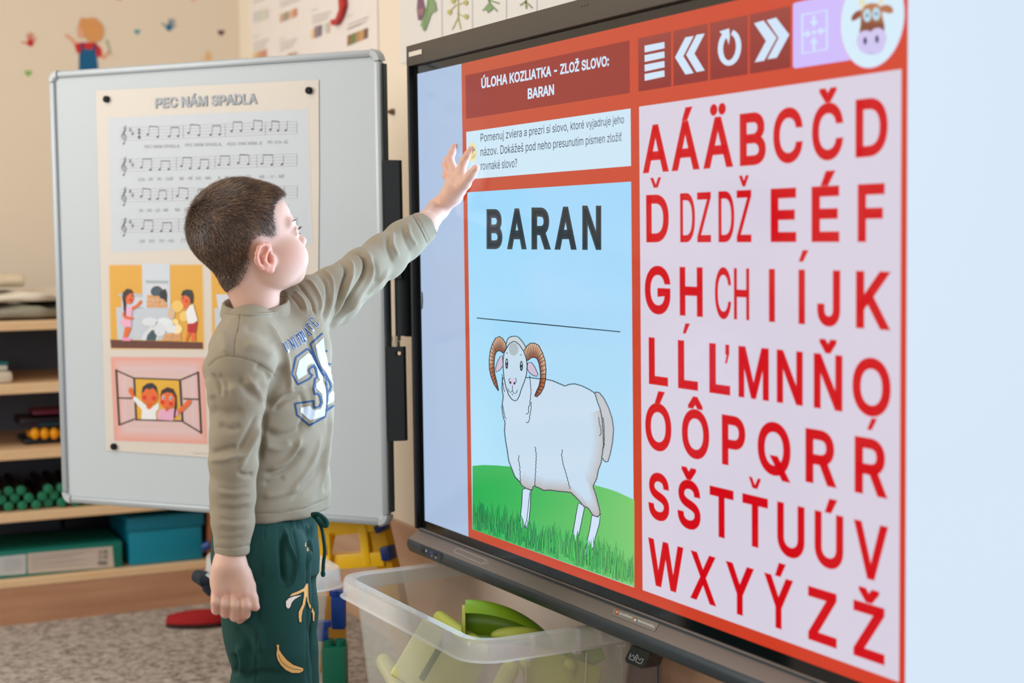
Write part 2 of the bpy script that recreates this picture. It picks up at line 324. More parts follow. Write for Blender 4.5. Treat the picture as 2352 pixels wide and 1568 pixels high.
# lift column
lc = empty('lift_column', (-2.53, 1.41, 0), 'grey metal lift column carrying the display, below its right half', 'column')
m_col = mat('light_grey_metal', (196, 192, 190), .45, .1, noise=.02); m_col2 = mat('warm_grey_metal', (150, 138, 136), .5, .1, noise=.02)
MB().box((-2.556, 1.361, 0), (.054, 0, 0), (0, .004, 0), (0, 0, 1.2)).out('front_cover', m_col, lc)
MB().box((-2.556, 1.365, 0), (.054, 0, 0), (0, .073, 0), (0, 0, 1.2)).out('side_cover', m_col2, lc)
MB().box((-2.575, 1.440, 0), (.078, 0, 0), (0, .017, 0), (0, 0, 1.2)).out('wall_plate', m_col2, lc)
MB().box((-2.64, 1.36, .50), (.25, 0, 0), (0, .06, 0), (0, 0, .05)).box((-2.6, 1.335, .6), (.14, 0, 0), (0, .03, 0), (0, 0, .45)).out('mounting_bracket', m_black, lc)
p = [(1380, 1447), (1387, 1449), (1386, 1473), (1383.5, 1473)]
MB().prism([onpl(x, y, (0, 1.35, 0), (0, 1, 0)) for x, y in p], (0, .008, 0)).out('bracket_hook', m_black, lc)

# screen picture -----------------------------------------------------------
scr = MB(); sbox(scr, 0, W_, 0, H_, -.0004, .0001)
d = Draw(lambda x, z, l: SCR(x, z, .00015*l)); d.quad(0, 0, W_, H_, lambda x, y: (166+26*x/1.66, 188+26*x/1.66, 219+16*x/1.66), 1, 12, 1)  # dims to the left: off-axis falloff of the panel put into the colour
screen = d.out('screen', M_SCREEN, disp)
def sdraw(): return Draw(lambda x, z, l: SCR(x, z, .00015*l))
def pdraw(): return Draw(lambda x, y, l: onpl(x, y, SCR(0, 0, .00015*l), YS))
PX0, PX1 = .2087, 1.4797
d = sdraw(); d.quad(PX0, 0, PX1, H_, lambda x, z: (190+12*x, 76-14*x+26*max(0, z-.6), 48-12*x+20*max(0, z-.6)), 2, 10, 6); d.out('page_background', M_SCREEN, screen)  # paler towards top and left: room reflection painted into the orange
d = sdraw(); d.quad(PX1, 0, W_, H_, (214, 230, 248), 2); d.out('side_margin', M_SCREEN, screen)  # brighter than the left margin, viewing-angle falloff put into the colour
def col_menu(x, z): k = (z-.8255)/.084; return (140+14*k, 36+26*k, 36+18*k)
d = sdraw(); d.quad(.2262, .8255, .8267, .9095, lambda x, z: (150, 48, 42), 3); d.out('title_panel', M_SCREEN, screen)
d = pdraw(); white = (206, 226, 246)
d.text('ÚLOHA KOZLlATKA - ZLOŽ SLOVO:', 1105.4, 1398.6, 203.4, 24.0, white, 5, .03, -1, -.178)
d.text('BARAN', 1212, 1272.6, 227.9, 24.5, white, 5, .03, -1, -.17); d.out('title_text', M_SCREEN, screen)
d = sdraw(); d.quad(.2262, .7084, .8288, .8005, (202, 228, 244), 3); d.out('instruction_panel', M_SCREEN, screen)
d = pdraw(); k = (24, 40, 66)
d.text('Pomenuj zviera a prezri si slovo, ktoré vyjadruje jeho', 1103.7, 1433.2, 325.8, 18.6, k, 5, 0, -1, -.131)
d.text('názov. Dokážeš pod neho presunutím písmen zložiť', 1103.7, 1427.6, 358.4, 19.4, k, 5, 0, -1, -.108)
d.text('rovnaké slovo?', 1104.4, 1187.7, 390.6, 19.4, k, 5, 0, -1, -.085); d.out('instruction_text', M_SCREEN, screen)
d = pdraw(); d.ell(1085.5, 349, 9.2, 22.5, (232, 222, 160), 5); d.ell(1089, 341, 1.8, 5, (205, 228, 242), 6, 12); d.ell(1089.6, 344, .9, 3, (60, 70, 80), 7, 10); d.ell(1081, 342, .9, 3, (60, 70, 80), 7, 10)
d.line([(1081.5, 360), (1084, 362.5), (1087.5, 362), (1091, 356), (1092, 354)], 1, (90, 80, 50), 6); d.out('smiley_icon', M_SCREEN, screen)
# menu buttons
def zat(py, px): return Sxy(px, py)[1]
bx = [(1466.6, 1542), (1547, 1626.5), (1631.4, 1718), (1722.7, 1815.8)]
for i, (a, b) in enumerate(bx):
    d = sdraw(); x0 = Sxy(a, 140)[0]; x1 = Sxy(b, 140)[0]; d.quad(x0, .8255, x1, .9095, col_menu, 3, 1, 3); bt = d.out('menu_button', M_SCREEN, screen)
    d = pdraw(); o = (1440, 0); s = 3.459; q = lambda L: [(o[0]+x/s, y/s) for x, y in L]
    if i == 0:
        for y0, y1 in ((333, 365), (408, 440), (484, 516), (558, 590)):
            d.poly(q([(140, y0+30), (297, y0), (299, y0+50), (141, y0+84)]), white, 5)
    elif i == 1:
        for dx, dy in ((0, 0), (88, -20)): d.poly(q([(382+dx, 456+dy), (465+dx, 296+dy), (530+dx, 286+dy), (448+dx, 446+dy), (530+dx, 580+dy), (465+dx, 592+dy)]), white, 5)
    elif i == 2:
        pts = [(o[0]+(815+92*1*math.cos(a))/s, (378+(148)*math.sin(a))/s-.0*math.cos(a)) for a in np.linspace(-1.25, 4.15, 40)]
        C = np.array([o[0]+815/s, 378/s]); ring = [(C[0]+72/s*math.cos(a), C[1]+122/s*math.sin(a)-.17*72/s*math.cos(a)) for a in np.linspace(-1.3, 4.25, 44)]
        d.line(ring, 42/s, white, 5); d.poly(q([(735, 250), (812, 225), (818, 290), (808, 356), (795, 310), (772, 290)]), white, 5)
    else:
        for dx, dy in ((0, 0), (100, -24)): d.poly(q([(1010+dx, 185+dy), (1085+dx, 163+dy), (1190+dx, 300+dy), (1090+dx, 482+dy), (1015+dx, 495+dy), (1105+dx, 325+dy)]), white, 5)
    d.out('menu_symbol', M_SCREEN, disp)
pc = lambda L: [(1800+x/7.35, y/7.35) for x, y in L]
d = pdraw(); d.poly(pc([(155, 75), (190, 45), (700, -60), (1300, -190), (1300, 985), (1090, 1015), (190, 1155), (160, 1125)]), (204, 186, 250), 4); d.line(pc([(157, 80), (157, 1120), (190, 1155), (1100, 1017)]), .8, (226, 130, 206), 5); d.out('collapse_button', M_SCREEN, screen)
d = pdraw(); wl = (206, 226, 252); d.line(pc([(312, 250), (728, 170), (730, 830), (318, 905)]), 5, wl, 6, True)
for a, b, c_ in (((512, 260), (512, 350), (0, 1)), ((512, 850), (512, 730), (0, -1)), ((320, 580), (385, 570), (1, 0)), ((700, 510), (640, 525), (-1, 0))):
    d.line(pc([a, b]), 6, wl, 6); e = np.array(c_); n_ = np.array([-e[1], e[0]])*72; tip = np.array(b)+e*110*(1 if e[0] == 0 else .72); d.poly(pc([tuple(np.array(b)+n_), tuple(np.array(b)-n_), tuple(tip)]), wl, 6)
d.ell(1800+512/7.35, 545/7.35, 4.5, 5.5, wl, 6, 12); d.out('collapse_symbol', M_SCREEN, disp)
cxl = Sxy(1932, 60)[0]; cxr = Sxy(2078, 40)[0]; czb = Sxy(1995, 156)[1]; rr = (cxr-cxl)/2; cc = ((cxl+cxr)/2, czb+rr)
d = sdraw(); d.ell(cc[0], cc[1], rr*1.02, rr*1.02, (226, 150, 190), 5, 64); d.ell(cc[0], cc[1], rr, rr, (210, 234, 248), 6, 64); d.v = [v for v in d.v]; badge = d.out('avatar_badge', M_SCREEN, screen)
d = pdraw(); br = (178, 112, 70); dk = (140, 72, 46)
d.poly(pc([(1260, -60), (1340, -60), (1390, 60), (1370, 130), (1310, 160), (1270, 60)]), (226, 222, 196), 8); d.poly(pc([(1600, -60), (1680, -60), (1680, 40), (1640, 100), (1590, 60)]), (226, 222, 196), 8)
d.poly(pc([(1140, 345), (1150, 270), (1210, 200), (1310, 160), (1300, 280), (1230, 330), (1170, 355)]), dk, 8); d.poly(pc([(1640, 100), (1740, 78), (1820, 110), (1855, 170), (1840, 215), (1790, 228), (1660, 200)]), br, 8)
d.poly(pc([(1275, 560), (1300, 400), (1300, 200), (1370, 90), (1470, 50), (1580, 60), (1650, 130), (1670, 280), (1700, 420), (1705, 560), (1480, 600)]), lambda x, y: (186, 120, 76) if y < 48 else (130, 70, 48), 9)
for ex, ey in ((1410, 260), (1562, 235)): d.ell(1800+ex/7.35, ey/7.35, 9.4, 15.6, (160, 196, 214), 10); d.ell(1800+ex/7.35, ey/7.35, 8, 14, (190, 218, 232), 11); d.ell(1800+ex/7.35, ey/7.35, 2.4, 4.4, (24, 60, 96), 12, 14)
for ex, ey, rx, ry in ((1390, 690, 22, 24), (1590, 640, 20, 23), (1480, 780, 30, 20)): d.ell(1800+ex/7.35, ey/7.35, rx, ry, (206, 196, 238), 10)
for ex, ey in ((1375, 690), (1575, 660)): d.ell(1800+ex/7.35, ey/7.35, 4, 9, (40, 40, 90), 12, 16)
d.line(pc([(1410, 900), (1470, 885), (1540, 895)]), 1.6, (150, 180, 214), 12); d.out('cow_icon', M_SCREEN, disp)
# letter board
d = sdraw(); d.quad(.8545, .0188, 1.4685, .8015, (214, 206, 222), 3); lp = d.out('letter_panel', M_SCREEN, screen)
ROWS = [(.695, [('A', 1477, 1537), ('Á', 1543, 1608), ('Ä', 1616, 1685), ('B', 1700, 1760), ('C', 1777, 1845), ('Č', 1866, 1938), ('D', 1966, 2040)]),
 (.585, [('Ď', 1485, 1537), ('DZ', 1563, 1634), ('DŽ', 1651, 1727), ('E', 1771, 1830), ('É', 1865, 1929), ('F', 1971, 2033)]),
 (.472, [('G', 1482, 1541), ('H', 1562, 1615), ('CH', 1643, 1722), ('I', 1767, 1781), ('Í', 1835, 1850), ('J', 1878, 1931), ('K', 1967, 2047)]),
 (.3585, [('L', 1491, 1535), ('Ĺ', 1558, 1604), ('Ľ', 1630, 1678), ('M', 1697, 1767), ('N', 1785, 1845), ('Ň', 1870, 1936), ('O', 1959, 2047)]),
 (.2537, [('Ó', 1483, 1543), ('Ô', 1567, 1630), ('P', 1659, 1713), ('Q', 1741, 1817), ('R', 1851, 1923), ('Ŕ', 1964, 2040)]),
 (.1420, [('S', 1490, 1538), ('Š', 1557, 1610), ('T', 1631, 1686), ('Ť', 1706, 1765), ('U', 1786, 1849), ('Ú', 1872, 1938), ('V', 1962, 2041)]),
 (.0338, [('W', 1490, 1571), ('X', 1586, 1646), ('Y', 1668, 1733), ('Ý', 1756, 1823), ('Z', 1857, 1923), ('Ž', 1961, 2033)])]
red = (206, 0, 18)
for base, L in ROWS:
    zc = base+.037
    for ch, a, b in L:
        yy = 784+(1.09-.488-zc)*1600   # rough pixel row, only used to read the column position
        yy = 0
        for _ in range(1): pass
        P = SCR(1.1, zc); 
        def colx(px):
            lo, hi = .8, 1.5
            for _ in range(30):
                mid = (lo+hi)/2; v = SCR(mid, zc)-CAM; X = 1176+F*np.dot(v, R_)/np.dot(v, D_)
                if X < px: lo = mid
                else: hi = mid
            return mid
        x0, x1 = colx(a), colx(b); d = sdraw(); thin = len(ch) > 1
        if ch in 'IÍ': d.quad(x0, base, x1, base+.0752, red, 5); xm = (x0+x1)/2; ch == 'Í' and d.poly([(xm-.007, base+.086), (xm+.002, base+.102), (xm+.015, base+.102), (xm+.003, base+.086)], red, 5)
        elif ch == 'Ĺ': g0 = 'L'; d.text(g0, x0, x1, base, .0752, red, 5, .024); d.poly([(x0+.014, base+.086), (x0+.021, base+.102), (x0+.034, base+.102), (x0+.022, base+.086)], red, 5)
        elif ch == 'Ľ': d.text('L', x0, x1, base, .0752, red, 5, .024); xx = x1-.012; d.poly([(xx, base+.0752), (xx, base+.060), (xx+.003, base+.060), (xx-.001, base+.047), (xx+.004, base+.047), (xx+.010, base+.062), (xx+.010, base+.0752)], red, 5)
        elif ch == 'Ď': d.text('D', x0, x1, base, .0752, red, 5, .024); xm = (x0+x1)/2-.004; d.poly([(xm-.016, base+.102), (xm-.006, base+.086), (xm+.006, base+.086), (xm+.016, base+.102), (xm+.007, base+.102), (xm, base+.091), (xm-.007, base+.102)], red, 5)
        elif ch == 'Ť': d.text('T', x0, x1, base, .0752, red, 5, .024); xm = (x0+x1)/2; d.poly([(xm-.015, base+.102), (xm-.006, base+.086), (xm+.006, base+.086), (xm+.015, base+.102), (xm+.007, base+.102), (xm, base+.091), (xm-.007, base+.102)], red, 5)
        elif ch == 'Ŕ': d.text('R', x0, x1, base, .0752, red, 5, .024); xm = (x0+x1)/2-.002; d.poly([(xm-.006, base+.086), (xm+.003, base+.102), (xm+.014, base+.102), (xm+.003, base+.086)], red, 5)
        else: d.text(ch, x0, x1, base, .0752, red, 5, .01 if thin else (.012 if ch in 'IÍ' else .024))
        d.out('letter', M_SCREEN, screen)
# picture panel
d = sdraw(); d.quad(.2273, .018, .8288, .6832, lambda x, z: (150+34*(1-(z-.02)/.66)+(8 if x > .5 else 0), 212+16*(1-(z-.02)/.66), 248), 3, 6, 8); pp = d.out('picture_panel', M_SCREEN, screen)
q3 = lambda L: [(1060+x/2.376, 700+y/2.376) for x, y in L]; qA = lambda L: [(1100+x/6.03, 740+y/6.03) for x, y in L]; qB = lambda L: [(1140+x/4.356, 960+y/4.356) for x, y in L]
d = pdraw(); k = (40, 52, 60)
for ch, a, b in (('B', 225, 368), ('A', 410, 587), ('R', 630, 805), ('A', 837, 1037), ('N', 1087, 1258)):
    y0 = 571.5+(a-225)*.0026*.8; d.text(ch, 1060+a/3.919, 1060+b/3.919, y0+.4, 91.8+(a-225)*.0115, k, 5, .035, -1, .004)
d.line([(1095, 730), (1424.9, 761.8)], 2.3, (10, 44, 58), 5); d.out('word_and_line', M_SCREEN, screen)
def gr(x, y): t = (x-1085)/370; return (40+84*t, 176+26*t, 86+30*t)
d = pdraw(); hl = q3([(60, 878), (120, 873), (200, 876), (300, 885), (420, 905), (600, 940), (735, 985), (800, 1003), (850, 1020), (943, 1063)])
for a, b in zip(hl[:-1], hl[1:]):
    ya = 1215.6+(a[0]-1086.1)*(1348.1-1215.6)/(1457.7-1086.1); yb = 1215.6+(b[0]-1086.1)*.3566
    n = 6; pts = [(a[0]+(0)*j, a[1]+(ya-a[1])*j/n) for j in range(n+1)]+[(b[0], b[1]+(yb-b[1])*j/n) for j in range(n+1)]
    d.add(pts, [(j, j+1, n+2+j, n+1+j) for j in range(n)], gr, 4)
d.out('green_hill', M_SCREEN, pp)
OUTL = (18, 48, 58)
def scal(pts, step=5.5, amp=2.2):
    P = [np.array(p) for p in pts]; R = []
    for a, b in zip(P[:-1], P[1:]):
        L = np.linalg.norm(b-a); n = max(1, int(round(L/step))); nn = np.array([(b-a)[1], -(b-a)[0]])/(L+1e-9)
        for j in range(n):
            for t in (0, .25, .5, .75): R.append(a+(b-a)*((j+t)/n)+nn*amp*math.sin(math.pi*t))
    R.append(P[-1]); return R
body = [(222, 400), (218, 450), (225, 500), (218, 560), (225, 610), (235, 640), (232, 690), (238, 740), (248, 800), (255, 850), (270, 890), (290, 940), (315, 965), (330, 990), (345, 1000), (370, 1010), (385, 1015), (395, 990), (420, 1000), (450, 1015), (480, 1012), (520, 1018), (560, 1022), (595, 1025), (610, 1040), (640, 1070), (665, 1100), (690, 1110), (715, 1150), (745, 1160), (760, 1140), (755, 1110), (745, 1070), (735, 1030), (720, 990), (740, 950), (750, 900), (765, 860), (770, 820), (778, 760), (775, 690), (770, 620), (760, 570), (745, 530), (730, 480), (700, 460), (660, 440), (620, 428), (590, 430), (565, 440), (530, 425), (500, 412), (470, 405), (420, 400), (380, 395), (300, 390)]
legs = [[(262, 715), (255, 850), (240, 1000), (222, 1090), (235, 1110), (262, 1130), (280, 1110), (290, 1060), (300, 1100), (320, 1110), (325, 1040), (340, 900), (345, 725), (300, 700)], [(820, 850), (800, 950), (775, 1100), (742, 1225), (760, 1250), (795, 1265), (805, 1200), (825, 1170), (850, 1050), (885, 880)], [(955, 970), (940, 1080), (915, 1200), (880, 1350), (900, 1380), (940, 1400), (950, 1330), (970, 1290), (995, 1180), (1030, 1060), (1042, 950)]]
d = pdraw()
for L in legs:
    P = qB(L); ym = min(p[1] for p in P); yM = max(p[1] for p in P); d.poly(P, lambda x, y, a=ym, b=yM: (206, 226, 248) if y < b-14 else (120, 140, 175), 6); d.line(P, 1.7, OUTL, 7, True)
d.line(qB([(335, 740), (318, 900), (305, 1010), (300, 1035), (290, 1050), (285, 1100)]), 1.4, OUTL, 8); d.line(qB([(248, 1050), (243, 1100)]), 1.4, OUTL, 8); d.line(qB([(775, 1170), (765, 1230)]), 1.4, OUTL, 8); d.line(qB([(918, 1300), (908, 1370)]), 1.4, OUTL, 8)
tail = scal(q3([(728, 478), (750, 480), (775, 510), (800, 560), (820, 620), (828, 680), (822, 750), (810, 810), (797, 855), (780, 850), (768, 830)]), 6, 1.6)
d.poly(tail+q3([(770, 760), (768, 640), (750, 540)]), (196, 200, 206), 8); d.line(tail, 1.9, OUTL, 9)
bs = scal(q3(body), 5.5, 1.8); d.poly(bs, (200, 222, 240), 10)
bq = q3(body); cen = np.array([1260., 985.])
for i in range(12, len(bq)-14):
    a, b = np.array(bq[i]), np.array(bq[(i+1) % len(bq)]); ia, ib = a+(cen-a)*.22, b+(cen-b)*.22; t = (186, 178, 176) if 12 < i < 34 else (192, 190, 190)
    n = len(d.v); d.add([a, b, ib, ia], [(0, 1, 2, 3)], (200, 222, 240), 11); d.c[n] = d.c[n+1] = lin(t)
d.line(bs, 1.9, OUTL, 12, True)
for L in ([(222, 370), (218, 420), (230, 470), (235, 560), (238, 640)], [(385, 285), (397, 370), (392, 470), (388, 560), (380, 680)], [(657, 312), (650, 370), (665, 460), (690, 540), (712, 620), (735, 710)], [(1020, -10), (1030, 60), (1045, 120), (1040, 170), (1030, 170)], [(1065, -5), (1075, 80), (1078, 200), (1075, 280), (1058, 320)]): d.line(scal(qB(L), 9, 1.2), 1.5, OUTL, 13)
for L in ([(700, 735), (710, 850), (718, 960), (705, 1090), (700, 1150), (685, 1165), (685, 1250), (650, 1270)], [(718, 1100), (720, 1190), (700, 1300), (690, 1370), (670, 1390), (658, 1375)], [(318, 720), (325, 830), (340, 920), (352, 965)], [(325, 1150), (345, 1250), (355, 1310), (378, 1338)]): d.line(scal(qA(L), 9, 1.), 1.5, OUTL, 13)
wool = qA([(385, 300), (400, 240), (430, 210), (470, 200), (520, 200), (545, 215), (580, 250), (610, 290), (645, 350), (615, 395), (560, 420), (480, 350), (395, 360)]); d.poly(wool, (204, 212, 218), 14); d.line(scal(wool[:9], 4, 2), 1.6, OUTL, 15)
for side in (0, 1):
    if side == 0: o_ = [(385, 345), (370, 290), (330, 225), (285, 195), (230, 220), (190, 290), (155, 400), (142, 520), (145, 650), (170, 760), (210, 860), (270, 950)]; i_ = [(345, 425), (330, 425), (310, 405), (285, 392), (262, 398), (240, 415), (222, 460), (213, 530), (212, 620), (222, 720), (242, 800), (272, 940)]
    else: o_ = [(620, 400), (660, 330), (710, 290), (770, 288), (830, 320), (880, 420), (915, 520), (930, 650), (925, 780), (900, 900), (850, 990), (800, 1035)]; i_ = [(668, 535), (690, 520), (715, 495), (745, 485), (780, 487), (808, 510), (832, 570), (850, 680), (852, 780), (832, 880), (795, 960), (770, 1020)]
    O, I = qA(o_), qA(i_); n = len(d.v); m = len(O); d.add(O+I, [(j, j+1, m+j+1, m+j) for j in range(m-1)], (232, 190, 158), 16)
    for j in range(m): d.c[n+m+j] = lin((128, 62, 38)); 
    for j in range(8, m): d.c[n+j] = lin((196, 120, 80))
    d.line(O+I[::-1], 1.9, OUTL, 18, True)
    for j in range(m-1):
        for t in (0., .5): a = np.array(O[j])*(1-t)+np.array(O[j+1])*t; b = np.array(I[j])*(1-t)+np.array(I[j+1])*t; d.line([a, a+(b-a)*(.8 if j < 5 else .9)], .9 if j < 5 else 1.5, OUTL, 17)
for L in ([(325, 455), (290, 480), (255, 550), (230, 640), (240, 690), (290, 660), (335, 600)], [(675, 560), (730, 555), (770, 610), (820, 720), (810, 745), (760, 740), (700, 700), (668, 640)]): d.poly(qA(L), (204, 190, 212), 15); d.line(qA(L), 1.6, OUTL, 16, True)
head = qA([(480, 262), (430, 290), (400, 330), (350, 420), (335, 520), (335, 640), (350, 780), (375, 900), (410, 1000), (450, 1060), (490, 1088), (530, 1075), (560, 1020), (590, 920), (630, 820), (660, 720), (668, 600), (655, 500), (620, 400), (560, 310), (510, 270)])
d.poly(head, (196, 220, 238), 19); hc = qA([(480, 420)])[0]; d.ell(hc[0], hc[1]-8, 11, 15, (176, 188, 194), 20); d.line(head, 1.9, OUTL, 21, True)
for ex, ey, rx, ry in ((385, 572, 20, 74), (588, 604, 21, 70)): d.ell(1100+ex/6.03, 740+ey/6.03, rx/6.03, ry/6.03, (10, 40, 44), 22, 20); d.ell(1100+ex/6.03, 740+(ey-30)/6.03, 1.3, 3.4, (190, 214, 224), 23, 10); d.ell(1100+ex/6.03, 740+(ey+28)/6.03, .8, 2.2, (190, 214, 224), 23, 10)
for L in ([(376, 430), (388, 420), (400, 432)], [(570, 455), (580, 445), (590, 458)], [(438, 775), (418, 785), (416, 815), (430, 830)], [(500, 770), (515, 785), (515, 825), (500, 840)], [(463, 875), (463, 940), (440, 972), (415, 955), (402, 915)], [(463, 940), (485, 985), (515, 980), (535, 935)], [(455, 990), (468, 1005), (475, 1000)]): d.line(qA(L), 1.4, OUTL, 23)
d.ell(1100+465/6.03, 740+825/6.03, 8, 8, (216, 200, 226), 22); d.ell(1100+436/6.03, 740+835/6.03, 2.2, 3, OUTL, 24, 10); d.ell(1100+492/6.03, 740+845/6.03, 2.2, 3, OUTL, 24, 10)
d.out('ram_picture', M_SCREEN, pp)
d = pdraw()
for i in range(260):
    x = random.uniform(1087, 1456); yb = 1215.6+(x-1086.1)*.3566; t = (x-1085)/370; hgt = random.uniform(18, 62)*(.9+.35*t); bend = random.uniform(-8, 8); wd = random.uniform(2.6, 5.)
    y0 = yb-random.uniform(1, 26); 
    if x+bend < 1088 or x+bend > 1455: bend = 0
    pts = [(x, y0), (x+bend*.1, y0-hgt*.4), (x+bend*.45, y0-hgt*.75), (x+bend, y0-hgt)]; cc = (30+70*t+random.uniform(-14, 14), 160+34*t+random.uniform(-22, 14), 78+24*t); lay = 26+i % 24*.5
    d.line([(a-.0, b) for a, b in pts], [wd+1.3, wd+1.3, wd*.7+1.0, .5], (12, 84, 62), lay); d.line(pts, [wd, wd, wd*.65, .15], cc, lay+.25)
g = d.out('grass_picture', M_SCREEN, pp)
# ------------------------------------------------------------------ whiteboard wing with the song poster
PR = atd(892, 660, 3.38); PL = atd(129, 660, 3.755); XW = (PR-PL)*np.array([1, 1, 0]); XW /= np.linalg.norm(XW); NW = np.array([XW[1], -XW[0], 0]); NW = NW if np.dot(NW, D_) < 0 else -NW
def WB(px, py, l=0): return onpl(px, py, PR+NW*(.0002*l), NW)
def wxy(px, py): p = WB(px, py)-PR; return float(np.dot(p, XW)), float(p[2]+PR[2])
x0 = (wxy(116, 250)[0]+wxy(145, 1100)[0])/2; x1 = (wxy(884, 250)[0]+wxy(903, 1100)[0])/2-.009; zt = wxy(500, 138.2)[1]; zb = wxy(500, 1178.7)[1]
def wp(x, z, o=0): return PR*np.array([1, 1, 0])+XW*x+ZZ*z+NW*o
wb = empty('whiteboard', wp((x0+x1)/2, zb, 0), 'whiteboard wing with rounded grey frame, open beside the display and holding a song poster', 'whiteboard')
m_al = mat('pale_aluminium', (160, 166, 170), .45, .3, noise=.02); m_wb = mat('white_enamel', (184, 192, 196), .42, noise=.01, nscale=4, spec=.3)
B = .016
MB().box(wp(x0+.01, zb+.01, -.014), XW*(x1-x0-.02), ZZ*(zt-zb-.02), NW*.0135).out('board_panel', m_wb, wb)
def fr(a, b, c, d_): return MB().box(wp(a, c, -.014), XW*(b-a), ZZ*(d_-c), NW*.020, .006)
r_ = .024
fr(x0+r_, x1-r_, zt-B, zt).out('frame_rail', m_al, wb, 'auto'); fr(x0+r_, x1-r_, zb, zb+B).out('frame_rail', m_al, wb, 'auto')
fr(x0, x0+B, zb+r_, zt-r_).out('frame_rail', m_al, wb, 'auto'); fr(x1-B, x1, zb+r_, zt-r_).out('frame_rail', m_al, wb, 'auto')
for cx_, cz_, a0 in ((x0+r_, zt-r_, 90), (x1-r_, zt-r_, 0), (x0+r_, zb+r_, 180), (x1-r_, zb+r_, 270)):
    R = []
    for t in np.linspace(a0, a0+90, 7):
        c, s_ = math.cos(math.radians(t)), math.sin(math.radians(t)); ri, ro = r_-B-.001, r_+.002
        R.append([wp(cx_+c*ri, cz_+s_*ri, -.015), wp(cx_+c*ri, cz_+s_*ri, .004), wp(cx_+c*(ri+.004), cz_+s_*(ri+.004), .0075), wp(cx_+c*(ro-.004), cz_+s_*(ro-.004), .0075), wp(cx_+c*ro, cz_+s_*ro, .003), wp(cx_+c*ro, cz_+s_*ro, -.015)])
    MB().loft(R).out('frame_corner', mat('corner_plastic', (176, 182, 186), .4), wb, 'auto')
MB().box(wp(x1-.001, zb+.03, -.017), XW*.0055, ZZ*(zt-zb-.06), NW*.014).out('edge_track', mat('dark_track', (40, 52, 56), .5), wb)
def WH(px, py): return onpl(px, py, wp(x1, 0, .006), NW)
m_bl = mat('blue_black_metal', (10, 20, 26), .6, noise=.03, spec=.3)
MB().prism([WH(881, 367), WH(916.5, 367.5), WH(922, 640), WH(886, 640)], -NW*.012).out('hinge_plate', m_bl, wb)
MB().prism([WH(888, 797), WH(926, 796), WH(930.5, 1012), WH(893, 1013)], -NW*.012).out('hinge_plate', m_bl, wb)
c0 = WH(915, 600); c1 = WH(918, 772); MB().tube([c0-NW*.03, c1-NW*.03], .0235, 20).box(WH(905, 560)-NW*.075, XW*.05, ZZ*-.2, NW*.04, .004).out('hinge_barrel', m_bl, wb, 'auto')
c2 = WH(904, 772); c3 = WH(905, 797); MB().tube([c2-NW*.012, c2+(c3-c2)*.45-NW*.012], .0095, 16).tube([c2+(c3-c2)*.5-NW*.012, c3-NW*.012], .0075, 16).out('hinge_bush', mat('worn_nickel', (190, 176, 158), .3, .9), wb, 'auto')
MB().tube([WH(907, 811)+NW*.001, WH(907, 811)+NW*.003], .004, 12).out('hinge_screw', m_bl, wb); MB().tube([WH(918, 811)+NW*.0005, WH(918, 811)+NW*.002], .004, 12).out('hinge_hole', mat('wall_seen_through', (216, 190, 158)), wb)
# arm from the hinge back to the column behind the display
MB().box(WH(921, 640)-NW*.07, XW*.03, ZZ*-.115, YS*.16).out('hinge_arm', m_bl, wb)

sp = Draw(WB); paper = (204, 196, 185); L_ = 6
corn = [(220, 208), (732, 183), (733, 400), (731, 640), (735, 1073), (487, 1051), (243, 1034)]
sp.poly(corn, paper, L_); poster = sp.out('song_poster', M_PRINT); tag(poster, 'cream song poster with notes and cartoon pictures titled PEC NÁM SPADLA on the whiteboard', 'poster')
z4 = lambda L, o=(200, 160), s=3.92: [(o[0]+x/s, o[1]+y/s) for x, y in L]
def bgq(d, c, col, lay, soft=None):   # four corner panel with soft edges
    c = [np.array(q, float) for q in c]; d.poly(c, col, lay)
    if soft:
        cen = sum(c)/4; n0 = len(d.v)
        for i in range(4):
            a, b = c[i], c[(i+1) % 4]; A2 = a+(a-cen)*soft[0]; B2 = b+(b-cen)*soft[0]; n = len(d.v); d.add([a, b, B2, A2], [(0, 1, 2, 3)], col, lay); d.c[n+2] = d.c[n+3] = lin(soft[1])
d = Draw(WB); bgq(d, [(250, 272), (704, 252), (714, 560), (258, 578)], (188, 195, 202), L_+1, (.02, paper))
ink = (40, 46, 44); gl = (150, 153, 153)
st = [((290, 525), (290, 640), (1890, 465), (1890, 575)), ((290, 808), (290, 918), (1890, 757), (1890, 865)), ((292, 1078), (292, 1192), (1892, 1046), (1892, 1155)), ((295, 1350), (295, 1466), (1894, 1330), (1894, 1442))]
